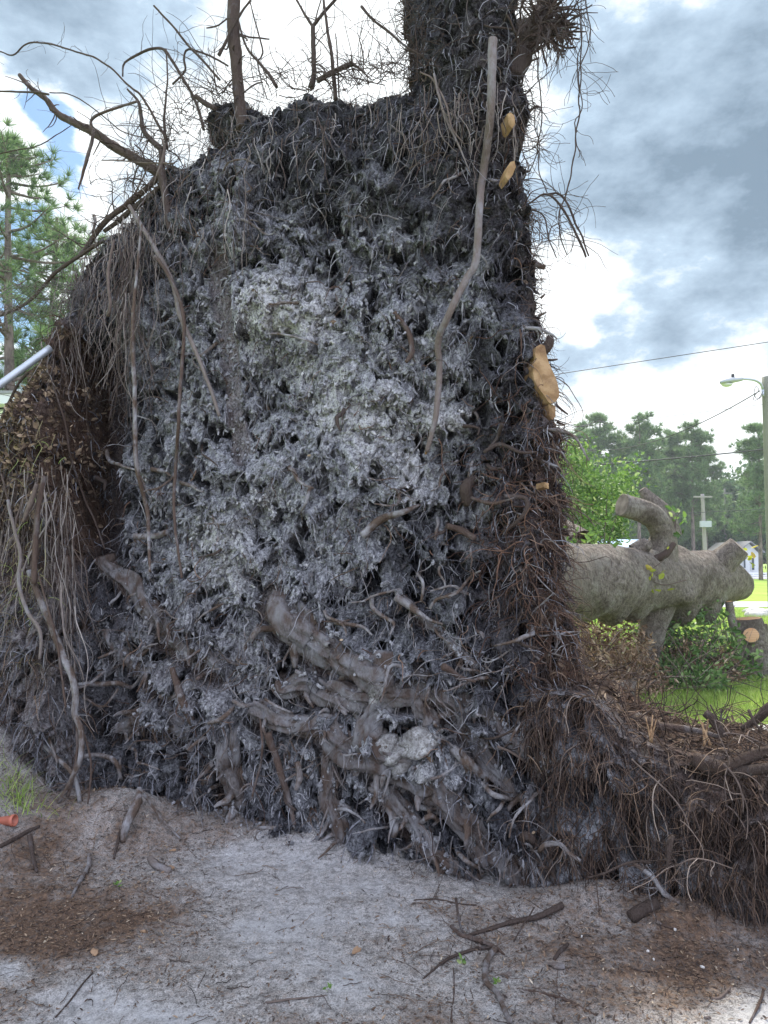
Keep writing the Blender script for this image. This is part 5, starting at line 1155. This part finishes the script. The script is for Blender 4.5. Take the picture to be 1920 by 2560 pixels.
def house(name, label, px0, px1, Y, wall_h, roof_h, depth, mw, mr, wins, along=True):
    x0, x1 = (px0-CX)/F_PX*Y, (px1-CX)/F_PX*Y; t = thing(name, label, 'house', ((x0+x1)/2, Y, 0))
    MB().box((x0, Y, 0), (x1, Y+depth, wall_h)).build('wall', mw, t, False); o_ = .45; mb = MB()
    if along: a = np.array([[x0-o_, Y-o_, wall_h+.003], [x1+o_, Y-o_, wall_h+.003], [x1+o_, Y+depth/2, wall_h+roof_h], [x0-o_, Y+depth/2, wall_h+roof_h], [x1+o_, Y+depth+o_, wall_h+.003], [x0-o_, Y+depth+o_, wall_h+.003]])
    else: a = np.array([[x0-o_, Y+depth+o_, wall_h+.003], [x0-o_, Y-o_, wall_h+.003], [(x0+x1)/2, Y-o_, wall_h+roof_h], [(x0+x1)/2, Y+depth+o_, wall_h+roof_h], [x1+o_, Y-o_, wall_h+.003], [x1+o_, Y+depth+o_, wall_h+.003]])
    mb.add(np.vstack([a, a+[0, 0, .12]]), None, [[0,1,2,3],[3,2,4,5],[9,8,7,6],[11,10,8,9],[0,6,7,1],[5,4,10,11],[1,7,8,2],[2,8,10,4],[0,3,9,6],[3,5,11,9]]); mb.build('roof', mr, t, False)
    if not along:
        m = MB(); m.add([[x0, Y+.01, wall_h], [x1, Y+.01, wall_h], [(x0+x1)/2, Y+.01, wall_h+roof_h*.92]], [[0, 1, 2]]); m.build('gable', mw, t, False)
    for (f0, f1, z0, z1) in wins:
        w_ = MB().box((x0+(x1-x0)*f0, Y-.06, z0), (x0+(x1-x0)*f1, Y-.02, z1)).build('window', M_trim, t, False)
        MB().box((x0+(x1-x0)*f0+.1, Y-.09, z0+.1), (x0+(x1-x0)*f1-.1, Y-.065, z1-.1)).build('pane', M_glass, w_, False)
    return t
house('blue_roof_building', 'low building with a pale blue metal roof beyond the fallen trunk', 1480, 1700, 60, 1.9, 1.35, 7, M_siding, M_roofmetal, [(.2,.3,.6,1.6),(.5,.6,.6,1.6),(.8,.9,.6,1.6)])
house('grey_house', 'small pale grey gabled house far off at the right', 1848, 1895, 75, 2.3, 1.1, 7, M_trim, M_roofgrey, [(.55,.78,.5,1.9),(.12,.32,.7,1.9)], False)
# low white fence in front of the house
fw = MB()
for k in range(40): fw.box((30+k*.6, 70.0, 0), (30.08+k*.6, 70.08, .42))
fw.box((30, 69.97, .30), (54, 70.0, .42)); fw.box((30, 69.97, .08), (54, 70.0, .2)); tag(fw.build('low_fence', M_siding, None, False), 'low white rail fence in front of the small grey house', 'fence')
# lamp pole
YL = 17.0
lp = thing('street_lamp', 'greenish utility pole at the right edge carrying a grey cobra-head street lamp', 'street lamp', ((1921-CX)/F_PX*YL, YL, 0))
top = P(1921, 943, YL); foot = np.array([(1921-CX)/F_PX*YL, YL, 0]); foot[0] = top[0]
mb = MB(); tube(mb, [foot, top], [.175, .145], 20, .3, .01); mb.build('pole', M_concretepole, lp)
mb = MB(); tube(mb, [P(1907,974,YL-.1), P(1902,960,YL-.15), P(1885,950,YL-.2), P(1855,947,YL-.25)], [.028]*4, 10, .05, 0); tube(mb, [P(1907,974,YL-.1), P(1907,990,YL-.13)], [.03,.03], 8, .05, 0); arm = mb.build('lamp_arm', M_galv, lp)
mb = MB(); n = 16; L0 = P(1858,948,YL-.25); L1 = P(1801,956,YL-.4); u_ = (L1-L0); prof_ = [(0,.03,.03),(.05,.06,.05),(.25,.08,.06),(.55,.13,.075),(.85,.12,.07),(.97,.07,.05),(1,.02,.02)]
a = np.linspace(0, 2*np.pi, n, endpoint=False); rings = []
for f, w_, h_ in prof_: rings.append(np.stack([np.full(n, (L0+u_*f)[0]), (L0+u_*f)[1]+np.cos(a)*w_, (L0+u_*f)[2]+np.sin(a)*h_*np.where(np.sin(a) > 0, 1, .75)], 1))
V = np.concatenate(rings); i = np.arange(len(prof_)-1)[:, None]*n; j = np.arange(n)[None, :]; mb.add(V, None, np.stack([i+j, i+(j+1) % n, i+n+(j+1) % n, i+n+j], -1).reshape(-1, 4)); head = mb.build('lamp_head', M_lamphead, lp)
q = L0+u_*.72+[0, 0, -.055]; mb = MB(); uu = np.linspace(0, math.pi/2, 5); V = np.concatenate([np.stack([q[0]+.13*np.cos(a)*math.cos(x), q[1]+.1*np.sin(a)*math.cos(x), q[2]-.07*math.sin(x)+0*a], 1) for x in uu])
i = np.arange(4)[:, None]*n; mb.add(V, None, np.stack([i+j, i+(j+1) % n, i+n+(j+1) % n, i+n+j], -1).reshape(-1, 4)); mb.build('lens', M_lens, head)
q = L0+u_*.45+[0, 0, .06]; mb = MB(); tube(mb, [q, q+[0, 0, .09]], [.035, .032], 10, .03, 0); mb.build('photocell', M_cable, head)
mb = MB(); tube(mb, [P(1908,985,YL-.18), P(1895,998,YL-.2), P(1885,985,YL-.2), P(1890,965,YL-.2), P(1897,975,YL-.2), P(1886,990,YL-.2), P(1884,1000,YL-.2), P(1895,998,YL-.2), P(1908,978,YL-.18)], [.008]*9, 5, .05, 0); mb.build('cable_loop', M_cable, lp)
fp = thing('power_pole', 'thin grey wooden power pole far off among the trees', 'power pole', ((1763-CX)/F_PX*48, 48, 0))
mb = MB(); tube(mb, [np.array([(1763-CX)/F_PX*48, 48, 0]), P(1756,1235,48)], [.15,.11], 12, .5, .01); mb.build('pole', M_greypole, fp)
MB().box(P(1764,1310,47.7)-[.35, .1, .2], P(1764,1310,47.7)+[.35, .1, .2]).build('transformer', M_lamphead, fp, False)
MB().box(P(1757,1242,47.7)-[.6, .05, .05], P(1757,1242,47.7)+[.6, .05, .05]).build('crossarm', M_greypole, fp, False)
fp2 = thing('power_pole', 'farthest power pole with a crossarm against the sky', 'power pole', ((1812-CX)/F_PX*85, 85, 0))
mb = MB(); tube(mb, [np.array([(1812-CX)/F_PX*85, 85, 0]), P(1811,1222,85)], [.15,.11], 10, .5, .01); mb.build('pole', M_greypole, fp2)
MB().box(P(1811,1233,84.7)-[.9, .05, .06], P(1811,1233,84.7)+[.9, .05, .06]).build('crossarm', M_greypole, fp2, False)
def wire(label, a, b, sag, r):
    t_ = np.linspace(0, 1, 30)[:, None]; C = a+(b-a)*t_; C[:, 2] -= sag*4*t_[:, 0]*(1-t_[:, 0]); mb = MB(); strands(mb, C[None], np.full((1, 30), r), 6); tag(mb.build('overhead_wire', M_cable), label, 'wire', 'overhead wires')
wire('topmost overhead wire crossing the clouds above the street lamp', P(1180,968,22), P(2150,820,22), .0, .011)
wire('drooping wire running up to the lamp pole beneath the lamp head', P(1440,1120,30), P(1900,977,YL-.2), .55, .013)
wire('thin faint wire meeting the lamp pole below the drooping one', P(1200,1095,26), P(2100,985,26), .05, .008)
wire('thick dark wire crossing the crowns of the far pines', P(1300,1175,20), P(2150,1095,20), .08, .018)
wire('lowest thin wire in front of the trees, level with the far power pole', P(1500,1290,46), P(2050,1262,46), .1, .018)

# chain link fence bent over the left lobe
cf = thing('chain_link_fence', 'bent chain link fence with grey steel top rail, left of the root wall', 'fence', (-2.4, 4.6, .0))
mb = MB(); tube(mb, [P(-120,1050,4.55), P(0,962,4.62), P(126,870,4.8)], [.024]*3, 14, .05, 0, True); mb.build('top_rail', M_galv, cf)
mb = MB()
for k in range(26):
    f = k/25; t_ = np.linspace(0, 1, 44); x_ = -70+t_*(300+10*rng.normal()); y_ = (700+f*105)+(1-2*f)*28*t_**1.5+14*np.sin(t_*3+.5)-20*t_; zz_ = ((np.arange(44)+k) % 2-.5)*6.0
    C = np.array([P(a_, b_+z_, 4.75+.28*f+.1*math.sin(a_*.03)) for a_, b_, z_ in zip(x_, y_, zz_)]); strands(mb, C[None], np.full((1, 44), .0016), 4)
tag(mb.build('wire_mesh', M_wire, cf), kind='stuff')

# ------------------------------------------------------------------ foreground litter
rl = np.random.default_rng(77)
def gpts(n, x0, x1, y0, y1):
    X = rl.uniform(x0, x1, n); Y = rl.uniform(y0, y1, n); return X, Y
gxi = lambda X: np.clip(np.searchsorted(gx, X), 1, len(gx)-2); gyi = lambda Y: np.clip(np.searchsorted(gy, Y), 1, len(gy)-2)
def gz(X, Y): return GZ[gyi(np.asarray(Y)), gxi(np.asarray(X))]
def gm(X, Y): return mulch[gyi(Y), gxi(X)]
X, Y = gpts(210000, -2.2, 2.2, 1.7, 4.6); keep = rl.random(len(X)) < np.clip(.12+.8*gm(X, Y)+.25*fbm(X*5, Y*5, 3, 12), .04, 1)*.6; X, Y = X[keep], Y[keep]; n = len(X)
C = np.stack([X, Y, gz(X, Y)+.003], 1); d = unit(n, rl)*[1, 1, .25]; mb = MB()
leaves(mb, C, rl.uniform(.004, .020, n)*rl.choice([1, 1, 1.5], n), .3, rl, dirs=d, up=2.5); tag(mb.build('mulch_litter', M_chips, None, False), 'scattered bark crumbs, chips and dead needles over the grey sand', 'litter', kind='stuff')
X, Y = gpts(1500, -2.2, 2.2, 1.8, 4.5); X, Y = X[rl.random(1500) < .3+gm(X, Y)*.7], Y[:]; n = len(X); Y = Y[:n]
S0 = np.stack([X, Y, gz(X, Y)+.004], 1); Pp = walk(S0, np.stack([rl.normal(0, 1, n), rl.normal(0, 1, n), np.zeros(n)], 1), rl.uniform(.03, .16, n), 8, 0, .2, rl); Pp[..., 2] = gz(Pp[..., 0], Pp[..., 1])+.004+np.abs(rl.normal(0, .002, Pp.shape[:2]))
mb = MB(); strands(mb, Pp, rl.uniform(.0007, .0018, n)[:, None]*np.ones((1, 8)), 3); tag(mb.build('rootlet_litter', M_finebrown), 'hair-thin broken rootlets strewn over the sand', 'litter', kind='stuff')
X = rl.uniform(-2.1, 1.6, 5200); Y = 4.30-.40*X-np.abs(rl.normal(0, .17, 5200))+.10; keep = rl.random(5200) < np.exp(-((4.35-.4*X-Y)/.42)**2)*(.35+.9*np.clip(fbm(X*4, Y*4, 3, 19)+.3, 0, 1)); X, Y = X[keep], Y[keep]; n = len(X)
S0 = np.stack([X, Y, gz(X, Y)], 1); L_ = rl.uniform(.006, .028, n)*rl.choice([.6, 1, 1.5], n); mb = MB(); r0 = L_*rl.uniform(.25, .5, n)
strands(mb, walk(S0, unit(n, rl), L_, 5, 0, .3, rl), r0[:, None]*np.array([.6, 1.1, 1, .9, .4])[None], 6); Vt = mb.V[0].reshape(n, -1, 3); mb.V[0] = (Vt+rl.normal(0, 1, Vt.shape)*(r0*.2)[:, None, None]).reshape(-1, 3)
tag(mb.build('soil_crumbs', M_clod, None, False), 'crumbled grey soil fallen along the foot of the root wall', 'soil crumbs', kind='stuff')
def G(px, py, lift=0):
    q = onground(px, py); q[2] = float(gz(q[0], q[1]))+lift; return q
def stick(L_, w, label, m=M_rootbrown, lifts=None, name='stick', cat='stick', tw=0, group=None, rough=.15):
    p3 = []; rad = []
    w = np.interp(np.linspace(0, 1, len(L_)), np.linspace(0, 1, len(w)), w)
    for k, (x, y) in enumerate(L_):
        q = G(x, y); r_ = w[k]*.82/2*q[1]/F_PX; q[2] += r_*.7+(lifts[k] if lifts else 0); p3.append(q); rad.append(r_)
    rid[0] += 1; mb = MB(); C, r, T = tube(mb, p3, rad, 10, .012, rough, True, .004, rid[0])
    if tw:
        k = rng.integers(1, len(C)-1, tw); d = unit(tw)*[1, 1, .3]; strands(mb, walk(C[k], d, rng.uniform(.05, .2, tw), 8, .15, .3), np.full((tw, 8), .0014), 4)
    return tag(mb.build(name, m), label, cat, group)
ZG = lambda L_: [(x*.5787, 1900+y*.5787) for x, y in L_]      # left ground zoom
ZR = lambda L_: [(960+x*.5787, 2100+y*.5787) for x, y in L_]  # right ground zoom
stick(ZG([(385,425),(382,470),(350,530),(305,598)]), [12,14,12,7], 'curved grey stick standing out of the brown mulch, left foreground', M_root)
stick(ZG([(520,310),(508,370),(492,435)]), [7,9,6], 'short dark stick beside the small root hump', M_rootdark)
stick(ZG([(128,385),(135,430),(160,495)]), [16,14,8], 'gnarled dark root end poking out of the mulch, far left', M_rootdark, [.06,.03,0])
stick(ZG([(0,390),(80,340),(170,300)]), [12,12,9], 'dark root lying along the foot of the sand mound at the left edge', M_rootdark)
stick(ZG([(650,440),(680,470),(735,490)]), [20,24,16], 'chunky broken tan piece of root bark on grey sand', M_pole, rough=.35, name='bark_chunk', cat='bark chunk')
stick(ZG([(755,708),(800,722),(830,725)]), [5,6,5], 'small tan twig in the middle of the sand', M_finetan)
stick(ZG([(1145,1062),(1240,1045),(1330,1032),(1415,1025)]), [6,6,5,3], 'thin pale twig with a green leaf at its tip, bottom centre', M_finetan)
stick(ZG([(240,1120),(290,1055),(350,985),(400,930)]), [5,6,4], 'dark thin root across the crack at the bottom left', M_rootdark)
stick(ZG([(600,210),(590,280),(540,345),(530,370)]), [12,26,26,14], 'grey knobbly root hump rising out of the sand, left of centre', M_root, [.10,.10,.04,0], rough=.3, name='root_hump', cat='root')
stick(ZG([(620,210),(690,280),(780,350)]), [7,8,5], 'thin grey root running down from the root hump', M_root, [.08,.03,0])
stick(ZR([(290,380),(330,415),(380,435),(470,480),(520,500)]), [9,12,14,12,7], 'reddish broken root at the left of the tangled root on the sand', M_rootbrown, tw=10)
stick(ZR([(350,425),(450,400),(550,370),(660,355),(770,310)]), [8,12,14,16,20], 'long dark root running up to the right across the sand', M_rootdark, tw=18)
stick(ZR([(170,600),(260,530),(370,490),(470,480)]), [5,9,9,7], 'thin dark root branching left from the tangle on the sand', M_rootdark, tw=20)
stick(ZR([(480,490),(440,560),(440,620),(490,680),(520,740),(545,795)]), [18,18,16,16,15], 'thick brown root snaking down to the bottom edge', M_root, tw=8)
stick(ZR([(310,340),(320,380),(345,420)]), [8,7,5], 'short upright broken stub in the tangled root', M_rootdark, [.08,.04,0])
stick(ZR([(560,440),(600,400),(650,350)]), [4,5,4], 'thin curved rootlet rising right of the tangle', M_rootdark, [0,.02,.05])
stick(ZR([(575,650),(700,668),(800,705),(915,765)]), [6,8,8,6], 'dark curved root at the bottom right of centre', M_rootbrown, tw=8)
stick(ZR([(130,265),(220,262),(320,280),(400,290)]), [4,5,4], 'hair-thin curved root on the pale sand near the foot of the wall', M_rootdark, tw=4)
stick(ZR([(735,525),(765,490),(795,460)]), [10,14,8], 'short dark root end beside the large tan chip', M_rootdark)
stick(ZR([(1065,355),(1110,330),(1180,290)]), [34,38,34], 'short thick dark log piece lying before the sand mounds', M_rootdark, rough=.2, name='log_piece', cat='log')
stick(ZR([(1415,690),(1450,690),(1485,660),(1500,640)]), [6,8,8,7], 'pale debarked twig at the lower right', M_finetan)
stick(ZR([(1180,370),(1220,385),(1250,390)]), [6,8,5], 'small reddish splinter below the right sand mound', M_rootbrown)
stick(ZR([(1640,650),(1620,730),(1580,795)]), [7,8,6], 'dark root crossing the bare white sand in the bottom right corner', M_rootbrown)
stick(ZR([(1360,485),(1400,488),(1430,495)]), [4,5,4], 'tiny pale twig on the dark mulch, right side', M_finetan)
stick(ZR([(1070,565),(1130,570),(1180,575)]), [4,5,3], 'tiny dark twig in the right foreground mulch', M_rootdark)
stick(ZR([(300,560),(300,650),(290,795)]), [3,5,4], 'thin vertical-looking root line at bottom, right of centre', M_rootbrown)
def chips(L_, size, names, m, cat, name, asp):
    m = M_chipface if m is M_cutpale else m
    for (x, y), sz, nm in zip(L_, size, names):
        q = G(x, y, .006); mb = MB(); n = 9; a = np.linspace(0, 2*np.pi, n, endpoint=False); rr = 1+.35*rng.normal(0, .6, n); s_ = sz/2*q[1]/F_PX; th = rng.uniform(0, 3.14)
        p = np.stack([np.cos(a)*rr*s_, np.sin(a)*rr*s_*asp, .1*s_*np.sin(a*2)+.004], 1); Rm = np.array([[math.cos(th), -math.sin(th), 0], [math.sin(th), math.cos(th), 0], [0, 0, 1]]); p = p@Rm.T
        V = np.vstack([p+q, p*[1, 1, .5]+q-[0, 0, .004], [q+[0, 0, .007]], [q-[0, 0, .004]]]); j = np.arange(n); j2 = (j+1) % n
        mb.add(V, np.vstack([np.stack([j, j2, np.full(n, 2*n)], -1), np.stack([n+j2, n+j, np.full(n, 2*n+1)], -1)]), np.stack([j2, j, n+j, n+j2], -1)); tag(mb.build(name, m, None, False), nm, cat)
chips(ZR([(745,552),(535,590),(910,635),(415,470),(630,478),(1185,375),(1400,780),(75,740),(540,350)]), [36,28,18,14,16,16,14,16,14],
      ['large flat tan bark chip in the right foreground','tan curled chip beside a small green sprout','small orange chip left of the bottom root','small orange chip in the root tangle','narrow brown chip above the large tan one','reddish chip under the right sand mound','tan chip near the bottom right corner','tiny orange chip at the bottom edge, centre','brown chip on the long dark root'], M_pole, 'bark chip', 'bark_chip', .6)
chips(ZG([(620,745),(1540,830),(745,400),(410,840),(725,480)]), [18,34,16,30,40], ['tan leaf-shaped chip on the left sand','largest orange-tan wood chip, centre right foreground','small reddish chip above the bark chunk','pale splintered chip on the edge of the brown mulch','flat tan flake beside the bark chunk'], M_cutpale, 'wood chip', 'wood_chip', .5)
chips(ZR([(1258,405),(855,430),(1375,563),(1140,497),(1165,525),(1530,490)]), [10,6,9,6,5,5], ['white flake just below the right sand mound','white speck between mound and large chip','white square flake on dark mulch at right','white bone-like fragment right of the large tan chip','tiny white flake below the bone-like fragment','white speck near the right edge'], M_stone, 'white flake', 'white_flake', .6)
def leaf_thing(px, py, size, label, m, nm='fallen_leaf'):
    q = G(px, py, .01); mb = MB(); leaves(mb, q[None], np.array([size/F_PX*q[1]]), .5, rng, dirs=np.array([[rng.normal(), rng.normal(), .1]]), up=2); tag(mb.build(nm, m, None, False), label, 'leaf')
for x, y, s_, lb in ((935,330,26,'yellowish leaf on the slope of the sand mound'),):
    leaf_thing(960+x*.5787, 2100+y*.5787, s_, lb, M_deadleaf)
def sprout(px, py, label):
    q = G(px, py, .01); mb = MB(); n = 5; leaves(mb, q+rng.normal(0, .006, (n, 3)), rng.uniform(.02, .032, n), .6, rng, dirs=np.stack([rng.normal(0, 1, n), rng.normal(0, 1, n), np.full(n, .7)], 1)); tag(mb.build('sprout', M_green, None, False), label, 'sprout')
sprout(*ZR([(345,540)])[0], 'small green sprout in the root tangle'); sprout(*ZR([(485,630)])[0], 'green sprout beside the thick root near the bottom'); sprout(*ZG([(1418,1018)])[0], 'green leaf at the tip of the pale twig, bottom centre'); sprout(*ZG([(505,555)])[0], 'tiny green sprout in the brown mulch, left')
# broken terracotta-coloured pot at the left edge
pt = G(20, 2062); mb = MB(); ax_ = np.array([1, -.15, .12]); ax_ /= np.linalg.norm(ax_); n = 24; a = np.linspace(0, 2*np.pi, n, endpoint=False); u_ = np.cross(ax_, [0, 0, 1]); u_ /= np.linalg.norm(u_); v_ = np.cross(ax_, u_)
rings = []
for s_, r_ in ((-.12,.020),(.02,.026),(.02,.030),(.04,.030),(.04,.025),(-.10,.018)): rings.append(pt+[0, 0, .018]+ax_*s_+r_*(np.cos(a)[:, None]*u_+np.sin(a)[:, None]*v_))
i = np.arange(5)[:, None]*n; j = np.arange(n)[None, :]; mb.add(np.concatenate(rings), None, np.stack([i+j, i+(j+1) % n, i+n+(j+1) % n, i+n+j], -1).reshape(-1, 4))
pot = thing('plastic_pot', 'small orange-red plastic pot lying on its side at the left edge', 'pot', pt); mb.build('pot_body', M_terracotta, pot)
m2 = MB(); m2.add(np.vstack([rings[5], [rings[5].mean(0)]]), np.stack([np.arange(n), (np.arange(n)+1) % n, np.full(n, n)], -1)); m2.build('pot_base', M_terracotta, pot)
# ------------------------------------------------------------------ air
hz = MB().box((-1200, -400, -1.0), (1200, 1600, 22)).build('haze', mat('haze_air', lambda h: None), None, False); hz['kind'] = 'stuff'
_nt = hz.data.materials[0].node_tree; _nt.nodes.clear(); _o = _nt.nodes.new('ShaderNodeOutputMaterial'); _v = _nt.nodes.new('ShaderNodeVolumePrincipled')
_v.inputs['Color'].default_value = (.86, .93, 1, 1); _v.inputs['Density'].default_value = .0009; _v.inputs['Anisotropy'].default_value = .35
_nt.links.new(_v.outputs[0], _o.inputs['Volume'])
bpy.context.view_layer.update()
